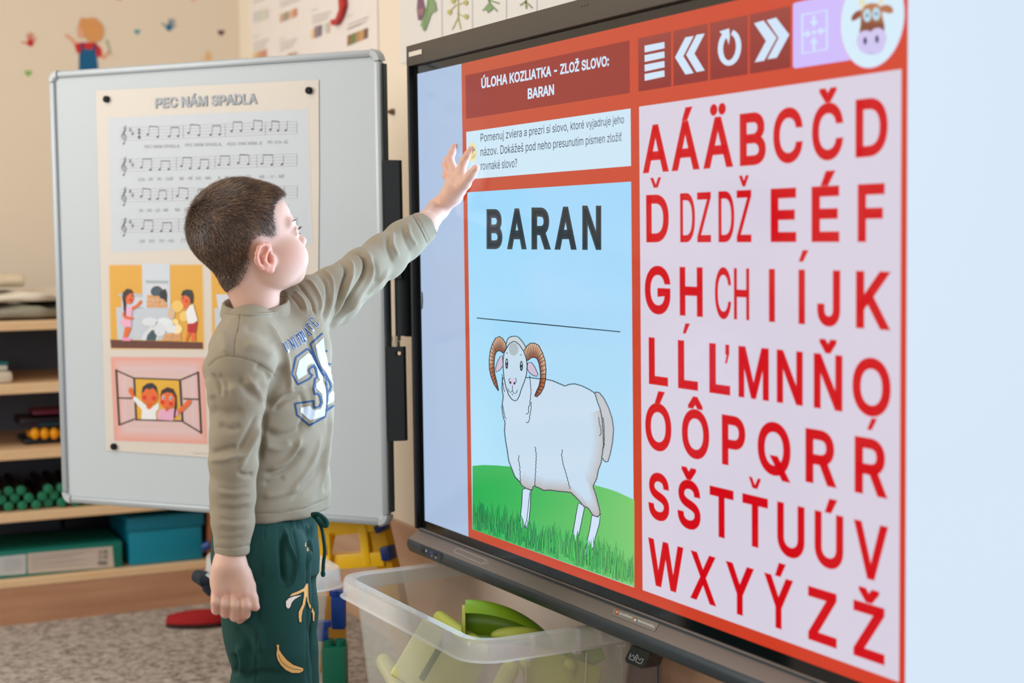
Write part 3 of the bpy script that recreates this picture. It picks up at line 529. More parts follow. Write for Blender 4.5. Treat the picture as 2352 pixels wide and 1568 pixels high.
notes = [
 [((545, 585), (635, 605), (560, 508), (640, 515)), ((738, 600), (818, 598), (755, 520), (825, 518)), ((913, 570), (1005, 590), (930, 492), (1013, 500)), ((1112, 587), (1192, 583), (1128, 505), (1200, 503)), ((1300, 553), (1385, 550), (1315, 470), (1393, 470)), ((1488, 535), (1565, 543), (1500, 455), (1575, 462)), ((1650, 540), (1718, 548), (1663, 460), (1728, 468)), ((1788, 546), None, (1803, 462), None)],
 [((487, 880), (570, 900), (500, 803), (580, 803)), ((652, 898), (735, 896), (665, 822), (742, 820)), ((848, 868), (928, 888), (862, 790), (940, 793)), ((1007, 887), (1085, 885), (1020, 808), (1093, 808)), ((1187, 857), (1273, 854), (1198, 777), (1283, 777)), ((1360, 840), (1450, 850), (1375, 763), (1457, 770)), ((1573, 846), (1662, 855), (1585, 766), (1672, 768)), ((1754, 853), None, (1769, 768), None)],
 [((487, 1142), (562, 1165), (500, 1068), (570, 1077)), ((633, 1163), (705, 1162), (648, 1086), (712, 1085)), ((812, 1137), (898, 1158), (826, 1062), (906, 1070)), ((985, 1157), (1062, 1155), (998, 1077), (1078, 1077)), ((1760, 1130), None, (1775, 1048), None)],
 [((497, 1430), (582, 1452), (512, 1355), (592, 1357)), ((667, 1452), (750, 1451), (680, 1377), (758, 1376)), ((878, 1425), (960, 1445), (890, 1350), (970, 1355)), ((1610, 1420), (1690, 1440), (1625, 1345), (1702, 1350)), ((1760, 1420), None, (1775, 1300), None)]]
bars = [(865, 1243, 1605, 1890), (805, 1152, 1527, 1890), (768, 1893), (825, 1893)]
for i, (a, b, c, e) in enumerate(st):
    for j in range(5):
        t = j/4; d.line(z4([(a[0], a[1]+(b[1]-a[1])*t), (c[0], c[1]+(e[1]-c[1])*t)]), .75, gl, L_+2)
    yt = lambda x: a[1]+(c[1]-a[1])*(x-a[0])/(c[0]-a[0]); yb = lambda x: b[1]+(e[1]-b[1])*(x-b[0])/(e[0]-b[0])
    for x in bars[i]: d.line(z4([(x, yt(x)), (x, yb(x))]), .9, (120, 122, 122), L_+2)
    # clef
    cx_ = 332; cy_ = (yt(330)+yb(330))/2
    cl = [(cx_-5, cy_+20), (cx_+8, cy_+5), (cx_+24, cy_+18), (cx_+18, cy_+44), (cx_-8, cy_+46), (cx_-20, cy_+18), (cx_-4, cy_-16), (cx_+16, cy_-42), (cx_+14, cy_-80), (cx_+2, cy_-60), (cx_+4, cy_-10), (cx_+10, cy_+60), (cx_-2, cy_+88)]
    d.line(z4(cl), [1, 1.2, 1.2, 1.4, 1.5, 2.2, 2.6, 2, 1, 1.4, 1.3, 1.1, 2.4], ink, L_+3); q = z4([(cx_-4, cy_+86)])[0]; d.ell(q[0], q[1], 2, 2, ink, L_+3, 10)
    for sx_, sy_ in ((388, -38), (410, -2)):
        y = (yt(sx_)+yb(sx_))/2+sy_
        for k in (-5, 5): d.line(z4([(sx_+k, y-20), (sx_+k, y+20)]), .7, (90, 96, 94), L_+3)
        for k in (-6, 6): d.line(z4([(sx_-11, y+k+2), (sx_+11, y+k-3)]), 1.2, (90, 96, 94), L_+3)
    if i == 0: d.text('2', 316.5, 322.5, 306.5, 11.5, ink, L_+3, .03, -1, -.03); d.text('4', 316.5, 322.8, 319.5, 11.5, ink, L_+3, .03, -1, -.03)
    for h1, h2, b1, b2 in notes[i]:
        for h, bb in ((h1, b1), (h2, b2)):
            if h is None: continue
            q = z4([h])[0]; d.ell(q[0], q[1], 2.9, 2.1, ink, L_+3, 14, -.4); t = z4([(h[0]+10, h[1]), (bb[0]+1, bb[1])]); d.line(t, .7, ink, L_+3)
        if b2: d.line(z4([b1, b2]), 1.9, ink, L_+3)
g = (122, 126, 126)
def row(items, h=7.2):
    for s_, xa, xb, ya, yb in items:
        a, b = z4([(xa, ya), (xb, yb)]); d.text(s_, a[0], b[0], a[1], h, g, L_+3, 0, -1, (b[1]-a[1])/(b[0]-a[0]))
row([('PEC NÁM SPADLA,', 518, 838, 708, 700), ('PEC NÁM SPADLA,', 885, 1215, 692, 685), ('KDO-PAK NÁM JI', 1265, 1575, 683, 674), ('PO-STA-VÍ,', 1627, 1810, 668, 665)])
row([('STA - RÝ', 460, 595, 1004, 1000), ('PE - CAŘ', 635, 772, 999, 996), ('NE - NÍ', 832, 948, 994, 990), ('DO - MA', 980, 1115, 992, 988), ('A', 1177, 1200, 985, 984), ('MLA - DÝ', 1242, 1400, 984, 980), ('TO', 1430, 1475, 978, 976), ('NE - U - MÍ', 1553, 1775, 978, 972)])
row([('ZA - VO - LÁ - ME', 468, 730, 1282, 1277), ('NA', 792, 836, 1275, 1273), ('DĚ -', 878, 948, 1274, 1272), ('JI', 1600, 1640, 1262, 1260), ('PO-STA-VÍ', 1660, 1810, 1260, 1256)])
row([('DÁ', 475, 522, 1558, 1557), ('DO', 560, 606, 1556, 1555), ('TO - HO', 648, 780, 1556, 1553), ('ČTY -', 848, 940, 1552, 1550)])
a, b = z4([(610, 344), (1528, 302)])
for dx, dy, cc_ in ((1.8, 1.6, (70, 66, 62)), (1.0, .9, (110, 106, 102)), (0, 0, (188, 194, 202))): d.text('PEC NÁM SPADLA', a[0]+dx, b[0]+dx, a[1]+dy, 23.5, cc_, L_+4+(dx < .5)*2+(dx < 1.5), .028, -1, (b[1]-a[1])/(b[0]-a[0]))
d.out('song_notation', M_PRINT, poster)
# pictures ----------------------------------------------------
P5 = lambda L: z4(L, (230, 590), 6.533); P6 = lambda L: z4(L, (230, 800), 6.03)
d = Draw(WB); och = (212, 158, 48); bgq(d, P5([(150, 135), (1520, 130), (1545, 1370), (175, 1365)]), och, L_+1, (.05, paper))
def soft(pts, col, edge, k, lay):
    c = sum(np.array(p) for p in pts)/len(pts); n = len(d.v); m = len(pts); o = [tuple(np.array(p)+(np.array(p)-c)*k) for p in pts]; d.poly(pts, col, lay)
    n = len(d.v); d.add(list(pts)+o, [(i, (i+1) % m, m+(i+1) % m, m+i) for i in range(m)], col, lay)
    for i in range(m): d.c[n+m+i] = lin(edge)
d.poly(P5([(150, 1240), (1540, 1280), (1545, 1380), (165, 1365)]), (92, 44, 28), L_+2)
d.poly(P5([(240, 755), (640, 755), (1105, 780), (1110, 1250), (260, 1240)]), (184, 192, 200), L_+2); d.poly(P5([(320, 600), (640, 600), (640, 770), (320, 760)]), (196, 200, 208), L_+2); d.poly(P5([(275, 545), (640, 550), (640, 600), (275, 590)]), (176, 180, 184), L_+3)
d.poly(P5([(625, 100), (1045, 100), (1055, 770), (640, 770)]), (194, 202, 210), L_+3); d.poly(P5([(675, 350), (1030, 355), (1020, 400), (690, 395)]), (160, 170, 176), L_+4); d.poly(P5([(700, 400), (1010, 400), (1010, 760), (700, 760)]), (200, 202, 208), L_+4)
c_ = P5([(850, 520)])[0]; d.ell(c_[0], c_[1], 14, 13, (52, 72, 84), L_+5); brick = (206, 150, 92)
for x, y, w, h in ((705, 570, 95, 65), (800, 585, 105, 60), (700, 640, 90, 60), (795, 648, 110, 60), (890, 640, 100, 60), (700, 702, 120, 60), (825, 705, 130, 60), (950, 700, 60, 60)): d.poly(P5([(x, y), (x+w-5, y), (x+w-5, y+h-5), (x, y+h-5)]), brick, L_+6)
d.poly(P5([(885, 560), (930, 490), (985, 480), (1005, 560), (1000, 690), (960, 640), (900, 620)]), (16, 22, 26), L_+7)
d.poly(P5([(620, 1250), (650, 1150), (760, 1040), (860, 1030), (900, 1100), (860, 1250)]), (204, 208, 212), L_+4); d.poly(P5([(690, 1250), (710, 1170), (770, 1100), (840, 1090), (850, 1180), (830, 1255)]), (52, 76, 86), L_+5)
for x, y, rx, ry, c_2 in ((750, 970, 120, 65, (206, 212, 218)), (960, 1000, 130, 90, (214, 220, 226)), (900, 1090, 90, 100, (204, 210, 218)), (1060, 1060, 80, 80, (212, 216, 220)), (1150, 1080, 80, 75, (236, 214, 168)), (1130, 980, 50, 50, (236, 206, 130)), (1160, 740, 90, 90, (226, 186, 96)), (1260, 890, 70, 80, (228, 190, 102)), (1070, 850, 55, 80, (206, 172, 138))): q = P5([(x, y)])[0]; d.ell(q[0], q[1], rx/6.53, ry/6.53, c_2, L_+6+(x % 7)*.1)
for x, y, w, h in ((960, 1150, 130, 55), (1090, 1150, 130, 55), (930, 1205, 150, 55), (1085, 1205, 140, 55)): d.poly(P5([(x, y), (x+w-6, y), (x+w-6, y+h-5), (x, y+h-5)]), brick, L_+7)
skin = (216, 98, 34); hairc = (52, 26, 24)
# girl
d.poly(P5([(370, 1050), (470, 1060), (440, 1140), (400, 1220), (340, 1220), (360, 1120)]), skin, L_+8); d.poly(P5([(330, 1215), (400, 1205), (470, 1225), (455, 1260), (330, 1255)]), (226, 140, 176), L_+9)
d.poly(P5([(350, 745), (480, 745), (480, 820), (465, 950), (475, 1040), (380, 1050), (285, 985), (345, 920), (345, 830)]), (222, 164, 190), L_+9); d.poly(P5([(475, 745), (540, 720), (600, 645), (630, 660), (610, 710), (550, 760), (485, 800)]), skin, L_+8); d.poly(P5([(335, 830), (365, 830), (375, 880), (470, 900), (510, 915), (470, 945), (380, 930), (335, 890)]), skin, L_+10)
q = P5([(435, 610)])[0]; d.ell(q[0], q[1], 10.5, 15, skin, L_+8); d.poly(P5([(330, 620), (340, 530), (400, 475), (460, 485), (495, 545), (440, 545), (390, 590), (370, 680), (385, 780), (375, 870), (350, 780), (345, 700)]), hairc, L_+11); d.line(P5([(372, 640), (378, 760), (376, 880)]), 3, hairc, L_+11); q = P5([(455, 645)])[0]; d.ell(q[0], q[1], 3.8, 3.8, (206, 46, 22), L_+11, 12); q = P5([(480, 580)])[0]; d.ell(q[0], q[1], 1.6, 2.6, (60, 50, 80), L_+11, 10)
# boy
d.poly(P5([(1310, 1130), (1365, 1130), (1310, 1260), (1275, 1265)]), skin, L_+8); d.poly(P5([(1370, 1130), (1430, 1130), (1440, 1265), (1365, 1260)]), skin, L_+8); d.poly(P5([(1310, 1000), (1460, 970), (1435, 1140), (1310, 1130)]), (176, 16, 24), L_+9); d.poly(P5([(1285, 820), (1340, 730), (1395, 710), (1420, 800), (1465, 950), (1400, 995), (1315, 1000)]), (222, 222, 222), L_+10)
d.poly(P5([(1235, 680), (1290, 690), (1340, 740), (1280, 810)]), skin, L_+8); q = P5([(1285, 630)])[0]; d.ell(q[0], q[1], 11, 16, skin, L_+9); d.poly(P5([(1215, 560), (1240, 505), (1310, 485), (1375, 500), (1395, 580), (1390, 680), (1365, 710), (1340, 610), (1280, 570), (1230, 590)]), (26, 32, 34), L_+11); q = P5([(1292, 660)])[0]; d.ell(q[0], q[1], 3.6, 3.6, (206, 46, 22), L_+11, 12); q = P5([(1243, 615)])[0]; d.ell(q[0], q[1], 1.4, 2.6, (60, 50, 80), L_+11, 10)
d.out('oven_picture', M_PRINT, poster)
d = Draw(WB); bgq(d, P5([(1680, 135), (3060, 128), (3070, 1380), (1700, 1375)]), och, L_+1, (.045, paper)); d.poly(P5([(1690, 1270), (3070, 1275), (3075, 1390), (1700, 1385)]), (92, 44, 28), L_+2); d.poly(P5([(1715, 770), (1960, 770), (1960, 1265), (1735, 1265)]), (184, 192, 200), L_+2); d.poly(P5([(1740, 560), (1960, 560), (1960, 770), (1770, 770)]), (196, 200, 208), L_+2); d.out('second_picture', M_PRINT, poster)
d = Draw(WB); bgq(d, P6([(150, 120), (1440, 130), (1480, 1320), (200, 1270)]), (206, 176, 172), L_+1, (.035, paper))
c_ = [np.array(q) for q in P6([(150, 120), (1440, 130), (1480, 1320), (200, 1270)])]; cen = sum(c_)/4
for i in range(4):
    a, b = c_[i], c_[(i+1) % 4]; n = len(d.v); d.add([a, b, b+(cen-b)*.3, a+(cen-a)*.3], [(0, 1, 2, 3)], (206, 180, 180), L_+2); d.c[n] = d.c[n+1] = lin((214, 150, 132)); d.c[n+2] = d.c[n+3] = lin((206, 182, 184))
br = (58, 42, 28); d.poly(P6([(480, 420), (1090, 440), (1110, 990), (500, 985)]), (214, 164, 44), L_+3)
for L in ([(460, 410), (1120, 435)], [(490, 985), (1140, 1005)], [(470, 410), (500, 985)], [(1105, 430), (1140, 1010)], [(215, 300), (465, 410)], [(220, 290), (265, 1065)], [(255, 1062), (480, 975)], [(245, 685), (470, 690)], [(1125, 430), (1360, 330)], [(1355, 320), (1400, 1180)], [(1395, 1165), (1140, 1010)], [(1150, 695), (1370, 705)]): d.line(P6(L), 4.6 if L[0][0] in (220, 1355, 1105, 470) else 3.2, br, L_+5)
# boy and girl in the window
d.poly(P6([(480, 660), (650, 800), (700, 830), (810, 750), (815, 830), (770, 880), (775, 985), (570, 980), (580, 850), (450, 700)]), (220, 222, 222), L_+7); d.poly(P6([(390, 600), (400, 540), (440, 545), (460, 600), (480, 660), (450, 695), (420, 640)]), skin, L_+7)
q = P6([(685, 660)])[0]; d.ell(q[0], q[1], 19.5, 21, skin, L_+8); d.poly(P6([(640, 770), (720, 770), (710, 830), (670, 845), (640, 820)]), skin, L_+8)
d.poly(P6([(570, 620), (590, 530), (650, 485), (720, 475), (780, 530), (800, 640), (760, 570), (720, 545), (690, 570), (640, 550), (600, 600)]), (26, 34, 38), L_+9)
for x, y in ((612, 680), (745, 690)): q = P6([(x, y)])[0]; d.ell(q[0], q[1], 5, 5.2, (206, 40, 24), L_+9, 14)
d.poly(P6([(820, 850), (900, 830), (960, 840), (1010, 825), (1070, 850), (1085, 920), (1030, 940), (1010, 1000), (800, 985), (790, 900)]), (216, 160, 186), L_+8); d.poly(P6([(1075, 850), (1150, 780), (1210, 710), (1270, 720), (1250, 770), (1170, 850), (1090, 910)]), skin, L_+8)
q = P6([(940, 710)])[0]; d.ell(q[0], q[1], 19, 21, skin, L_+10); d.poly(P6([(890, 820), (960, 820), (940, 870), (910, 870)]), skin, L_+10); d.poly(P6([(825, 680), (850, 580), (930, 535), (1010, 560), (1055, 660), (1060, 800), (1035, 960), (1015, 960), (1030, 800), (1040, 690), (1000, 620), (930, 605), (860, 630)]), hairc, L_+11)
for x, y in ((862, 745), (980, 765)): q = P6([(x, y)])[0]; d.ell(q[0], q[1], 5, 5.2, (206, 40, 24), L_+11, 14)
for x, y in ((880, 680), (978, 690)): q = P6([(x, y)])[0]; d.ell(q[0], q[1], 3.4, 5, (196, 200, 210), L_+11, 14); d.ell(q[0]+.3, q[1]+.6, 1.6, 2.8, (50, 50, 66), L_+12, 12)
d.out('window_picture', M_PRINT, poster)
d = Draw(WB); d.text('© ilustrace a noty', 443, 484, 1041.5, 3, (176, 170, 162), L_+2, 0, -1, .05); d.out('imprint_line', M_PRINT, poster)
mg = mat('black_magnet', (6, 12, 14), .6, spec=.25)
for (x, y), where in (((246, 228), 'top left corner'), ((711, 208), 'top right corner'), ((263, 1025), 'bottom left corner')):
    c = WB(x, y, L_+1); o = MB().tube([c+NW*.0002, c+NW*.006, c+NW*.0075], [.0078, .0078, .0066], 20).out('magnet', mg, smooth='auto'); tag(o, 'round black magnet at the %s of the song poster' % where, 'magnet', 'magnets holding the song poster')
# ------------------------------------------------------------------ wall stickers and wall posters
def sticker(name, fn, label, cat='wall sticker'):
    d = Draw(WF); fn(d); o = d.out(name, M_WALLP); return tag(o, label, cat)
def handprint(cx, cy, s, col, rot, pale):
    def f(d):
        c, q = math.cos(rot), math.sin(rot); T = lambda x, y: (cx+(x*c-y*q)*s, cy+(x*q+y*c)*s)
        d.poly([T(8*math.cos(a), 7.5*math.sin(a)+2) for a in np.linspace(0, 6.28, 18, endpoint=False)], col, 2)
        for x0, y0, x1, y1, w in ((-5, -4, -9, -19, 4.5), (-1, -5, -2, -23, 4.5), (3, -5, 5, -21, 4.5), (6, -2, 14, -12, 4), (-7, 2, -21, 1, 4.5)): d.line([T(x0, y0), T(x1, y1)], [w*s, w*s*.8], pale, 1)
    return f
sticker('hand_print', handprint(70, 97, 1.0, (196, 52, 50), .05, (214, 120, 100)), 'red painted hand print high on the cream wall at far left')
sticker('hand_print', handprint(275, -10, 1.0, (200, 48, 48), .2, (214, 120, 100)), 'red painted hand print at the top edge above the painted child')
sticker('hand_print', handprint(389, 62, .95, (44, 112, 150), .5, (120, 146, 160)), 'blue painted hand print on the cream wall right of the painted child')
sticker('hand_print', handprint(478, 134, .8, (236, 190, 128), 0, (236, 198, 144)), 'pale orange painted hand print just above the whiteboard')
def heart(x, y, s, c):
    return lambda d: d.poly([(x+s*.06*16*math.sin(t)**3, y-s*.06*(13*math.cos(t)-5*math.cos(2*t)-2*math.cos(3*t)-math.cos(4*t))) for t in np.linspace(0, 2*math.pi, 24, endpoint=False)], c, 1)
sticker('painted_heart', heart(65, 168, 9, (128, 184, 96)), 'small green painted heart below the red hand print')
sticker('painted_heart', heart(315, 73, 7.5, (76, 160, 168)), 'small teal painted heart between the child and the blue hand')
sticker('painted_heart', heart(508, 75, 8.5, (96, 52, 84)), 'small purple painted heart left of the wall poster')
sticker('painted_heart', heart(445, -4, 8, (232, 160, 130)), 'small salmon painted heart at the top edge')
def kid(d):
    Q = lambda L: [(x/3.92, y/3.92) for x, y in L]
    d.line(Q([(590, 310), (640, 350), (690, 400)]), [7, 8, 10], (232, 170, 140), 1); d.line(Q([(900, 500), (940, 520), (980, 460)]), [8, 8, 6], (228, 160, 130), 1); d.line(Q([(960, 360), (985, 440), (1000, 500)]), [7, 5, 4], (176, 178, 150), 1)
    d.poly(Q([(670, 400), (730, 380), (860, 385), (915, 440), (920, 500), (870, 520), (850, 460), (740, 460), (730, 500), (690, 470)]), (206, 48, 50), 2)
    d.poly(Q([(725, 460), (740, 440), (850, 445), (870, 500), (885, 620), (890, 700), (700, 700), (712, 620), (712, 500)]), (14, 96, 142), 3)
    d.line(Q([(742, 390), (738, 470)]), 6, (70, 70, 110), 4); d.line(Q([(852, 400), (856, 470)]), 6, (70, 70, 110), 4)
    d.poly(Q([(700, 230), (745, 190), (760, 320), (740, 350), (700, 330)]), (232, 172, 140), 4)
    d.poly(Q([(712, 200), (730, 160), (800, 165), (850, 155), (890, 190), (925, 230), (932, 290), (915, 350), (860, 385), (800, 375), (770, 340), (760, 290), (725, 250)]), (222, 158, 96), 5)
sticker('painted_child', kid, 'painted child with orange hair, red shirt and blue dungarees on the cream wall')
# wall posters on the right-hand wall
def wposter(x0, x1, ytop, ybot, label):
    d = Draw(WR); d.poly([(x0, ytop), (x1, ytop), (x1, ybot[1]), (x0, ybot[0])], (230, 224, 222), 2); o = d.out('wall_poster', M_PRINT); return tag(o, label, 'poster')
# the sheets are cut square on the wall
def wxz(px, py): p = WR(px, py); return p[0], p[2]
xa, xb = wxz(577, 60)[0], wxz(869.5, 60)[0]; zb_ = wxz(720, 170)[1]-.03
def WX2(x, z, l=0): return np.array([x, WY-.0012-.0006*l, z])
d = Draw(lambda x, z, l: WX2(x, z, l)); d.quad(xa, zb_, xb, 2.2, (232, 225, 221), 1); p1 = tag(d.out('wall_poster', M_PRINT), 'white wall poster with small text blocks and photo strips above the whiteboard', 'poster')
d = Draw(lambda x, y, l: WR(x, y, l+2)); o5 = lambda L: [(500+x/3.92, y/3.92) for x, y in L]
def lines(x0, y0, x1, y1, n, dy, c=(176, 168, 166)):
    for i in range(n): a, b = o5([(x0, y0+i*dy), (x1-(i*17) % 40, y1+i*dy)]); d.line([a, b], 2.0, c, 3); d.out('text_line', M_PRINT, p1); d.v, d.f, d.c = [], [], []
lines(320, 25, 460, -30, 1, 30); lines(560, 30, 760, -40, 2, 32); lines(850, 150, 1020, 105, 3, 30); lines(1170, 225, 1360, 150, 2, 35); lines(1165, 265, 1290, 215, 1, 30); lines(320, 395, 460, 350, 3, 32); lines(560, 395, 715, 345, 3, 32)
for x, y in ((845, 95), (1165, 150), (320, 340), (555, 360)): lines(x, y, x+50, y-16, 1, 1, (176, 206, 182))
def strip(pts, cols):
    P = [np.array(q) for q in o5(pts)]; n = len(cols)
    for i, c in enumerate(cols): a, b = P[0]+(P[1]-P[0])*i/n, P[0]+(P[1]-P[0])*(i+1)/n; e, f = P[3]+(P[2]-P[3])*i/n, P[3]+(P[2]-P[3])*(i+1)/n; d.poly([a, b, f, e], c, 3)
    d.out('photo_strip', M_PRINT, p1); d.v, d.f, d.c = [], [], []
strip([(1168, 320), (1352, 248), (1350, 340), (1165, 415)], [(140, 104, 72), (96, 124, 76), (176, 130, 86), (196, 150, 100), (120, 92, 74)]); strip([(870, 240), (940, 222), (935, 320), (870, 345)], [(140, 120, 130), (120, 110, 122)]); strip([(838, 270), (868, 262), (868, 345), (838, 352)], [(232, 200, 156)]); strip([(960, 215), (1005, 200), (1010, 290), (970, 305)], [(176, 204, 188), (222, 176, 168)])
strip([(560, 130), (715, 70), (715, 145), (558, 205)], [(196, 166, 140), (150, 146, 128), (206, 176, 150), (204, 140, 110)]); strip([(318, 110), (450, 75), (455, 165), (320, 205)], [(208, 200, 206), (196, 206, 186), (214, 204, 196)]); strip([(318, 480), (440, 440), (440, 560), (318, 580)], [(222, 186, 110), (190, 150, 130), (206, 140, 110)]); strip([(630, 485), (715, 460), (715, 560), (630, 570)], [(180, 140, 134), (196, 170, 150)])
pp_ = [(1045, 185), (1095, 170), (1125, 90), (1120, -20), (1130, -60), (1160, -40), (1168, 50), (1140, 150), (1100, 220), (1060, 230)]
mb = MB().prism([WR(x, y, 8) for x, y in o5(pp_)], (0, -.012, 0)); tag(mb.out('paper_chilli', mat('red_card', (184, 44, 44), .6)), 'red paper chilli shape pinned on the text poster at the top edge', 'decoration')
xa, xb = wxz(921.5, 100)[0], wxz(1420, 40)[0]; zb_ = wxz(930, 145)[1]
d = Draw(lambda x, z, l: WX2(x, z, l)); d.quad(xa, zb_, xb, 2.2, (222, 220, 216), 1); p2 = tag(d.out('wall_poster', M_PRINT), 'white botanical wall poster with plant drawings behind the top of the display', 'poster')
d = Draw(lambda x, y, l: WR(x, y, l+2))
for x in (1014, 1084, 1162, 1232): d.line([(x, -60), (x+1, 110)], 1.2, (196, 204, 206), 3)
pur, gn, yg = (122, 84, 112), (128, 158, 112), (182, 178, 104)
d.poly([(961, -30), (972, 0), (976, 20), (970, 48), (960, 46), (957, 20)], pur, 4); d.poly([(958, 22), (975, 18), (972, 34), (962, 34)], (150, 110, 120), 5); d.poly([(980, 10), (990, -10), (1000, 6), (1003, 24), (990, 32), (984, 50), (976, 72), (965, 58), (974, 36)], gn, 5); d.line([(984, -20), (981, 20), (972, 70)], 3, (110, 150, 100), 6)
for L in ([(1052, -20), (1052, 40)], [(1052, 40), (1038, 68)], [(1052, 40), (1058, 68)], [(1048, 10), (1032, 26)], [(1054, 10), (1070, 4)], [(1050, 30), (1068, 40)], [(1050, 0), (1040, 0)]): d.line(L, 2.2, yg, 4)
for x, y in ((1032, 28), (1070, 38), (1040, 2), (1069, 6)): d.ell(x, y, 5, 6, yg, 5, 12)
for L in ([(1120, -20), (1124, 14)], [(1124, 14), (1108, 24)], [(1124, 8), (1142, 26)], [(1122, 0), (1146, 8)]): d.line(L, 3.4, gn, 4)
for L in ([(1206, -20), (1208, 20)], [(1206, 4), (1222, 18)], [(1206, 4), (1194, 12)]): d.line(L, 3.4, (150, 162, 120), 4)
d.poly([(1112, 18), (1124, 4), (1132, 20), (1120, 30)], gn, 5); d.out('plant_drawings', M_PRINT, p2)
# ------------------------------------------------------------------ shelf unit against the far wall
SX = -4.61
def SH(px, py, dx=0): return onpl(px, py, (SX-dx, 0, 0), (1, 0, 0))
YE = float(SH(484, 1250)[1]); Y0 = -1.6; yc = float(SH(-60, 1000)[1])-.9; m_w = wood('light_beech', (240, 208, 168), (228, 190, 146), 6, .4, 1); m_w2 = wood('orange_beech', (170, 106, 66), (150, 92, 58), 6, .45, 2)
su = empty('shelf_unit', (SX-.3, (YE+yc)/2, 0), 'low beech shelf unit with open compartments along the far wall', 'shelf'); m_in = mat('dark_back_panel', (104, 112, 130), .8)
def zat0(py): return float(SH(0, py)[2])
LV = [(739, 760.7), (884, 907), (1036.7, 1059), (1181.8, 1202.5), (1335, 1353)]
for a, b in LV:
    za, zb_ = zat0(a), zat0(b); MB().box((SX-.5, yc, zb_), (.5, 0, 0), (0, YE-yc, 0), (0, 0, za-zb_), .003).out('shelf_board', m_w, su)
ZT = [zat0(a) for a, b in LV]
MB().box((SX-.5, YE-.001, 0), (.5, 0, 0), (0, .02, 0), (0, 0, ZT[0]), .002).out('side_panel', m_w2, su); MB().box((SX-.5, yc-.02, 0), (.5, 0, 0), (0, .02, 0), (0, 0, ZT[0]), .002).out('side_panel', m_w2, su)
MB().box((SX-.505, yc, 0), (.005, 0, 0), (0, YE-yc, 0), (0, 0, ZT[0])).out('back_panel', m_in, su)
MB().box((SX-.02, yc, 0), (.018, 0, 0), (0, YE-yc, 0), (0, 0, ZT[4]-.02)).out('plinth_board', wood('plinth_beech', (196, 150, 118), (178, 130, 100), 5, .5, 1), su)
# fluffy blanket / mattress on top of the shelf: folded in layers
def soft_slab(name, y0, y1, z0, h, x0, dep, m, label, cat, amp=.006):
    n = 60; k = 14; rings = []
    for i in range(n+1):
        y = y0+(y1-y0)*i/n; R = []
        for j in range(k):
            a = 2*math.pi*j/k; c, s_ = math.cos(a), math.sin(a); sx = math.copysign(abs(c)**.45, c); sz = math.copysign(abs(s_)**.6, s_); e = amp*(math.sin(y*31+j)+math.sin(y*57+j*2.1)*.6)*(1 if z0+h/2+sz*h/2 > z0+.004 else 0)
            R.append((x0-dep/2+sx*dep/2+e, y, max(z0, z0+h/2+sz*h/2+e*(sz > -.5))))
        rings.append(R)
    o = MB().loft(rings).out(name, m, smooth=True); return tag(o, label, cat)
zt_ = ZT[0]+.001; yl = float(SH(-120, 700)[1]); yr = float(SH(330, 700)[1])
soft_slab('folded_blanket', yl, yr, zt_, float(SH(0, 706)[2])-zt_, SX-.03, .42, mat('grey_fleece', (150, 146, 130), .95, noise=.2, nscale=18, bump=.6, bscale=120), 'grey-green folded fleece blanket lying on the top shelf board', 'blanket')
z1_ = float(SH(0, 706)[2])+.009; soft_slab('folded_blanket', yl, yr-.04, z1_, float(SH(0, 676)[2])-z1_, SX-.03, .42, mat('white_fleece', (222, 212, 196), .95, noise=.1, nscale=14, bump=.6, bscale=120), 'white folded fleece blanket in the middle of the blanket pile', 'blanket')
z2_ = float(SH(0, 676)[2])+.016; soft_slab('folded_blanket', yl, float(SH(62, 650)[1]), z2_, float(SH(0, 636)[2])-z2_, SX-.05, .36, mat('sand_fleece', (206, 190, 164), .95, noise=.1, nscale=14, bump=.6, bscale=120), 'sand coloured folded blanket on top of the blanket pile', 'blanket')
def sbx(name, x0, x1, pyt, pyb, dep, col, label, cat, shelf, front=.02, bev=.003, group=None, z0=None, rough=.5):
    ya, yb = float(SH(x0, (pyt+pyb)/2, front)[1]), float(SH(x1, (pyt+pyb)/2, front)[1]); h = abs(SH(x0, pyt, front)[2]-SH(x0, pyb, front)[2]); z = ZT[shelf]+.0006 if z0 is None else z0
    o = MB().box((SX-front-dep, ya, z), (dep, 0, 0), (0, yb-ya, 0), (0, 0, h), bev).out(name, mat('m_'+name+str(col), col, rough), smooth='auto'); tag(o, label, cat, group); return o, (SX-front, ya, yb, z, h)
a, q = sbx('storage_tub', -60, 30, 853, 880, .25, (214, 204, 190), 'white plastic tub, lower one of two at the left end of the second shelf', 'tub', 1, .04, .012)
a, q2 = sbx('storage_tub', -60, 19, 838, 853, .22, (206, 204, 198), 'white plastic tub with teal lid, stacked on the wider tub at far left', 'tub', 1, .05, .01, z0=q[3]+q[4]+.0006)
MB().box((q2[0]-.22, q2[1]-.001, q2[3]+q2[4]), (.222, 0, 0), (0, q2[2]-q2[1]+.002, 0), (0, 0, .007), .003).out('lid', mat('teal_plastic', (20, 110, 120), .4), a)
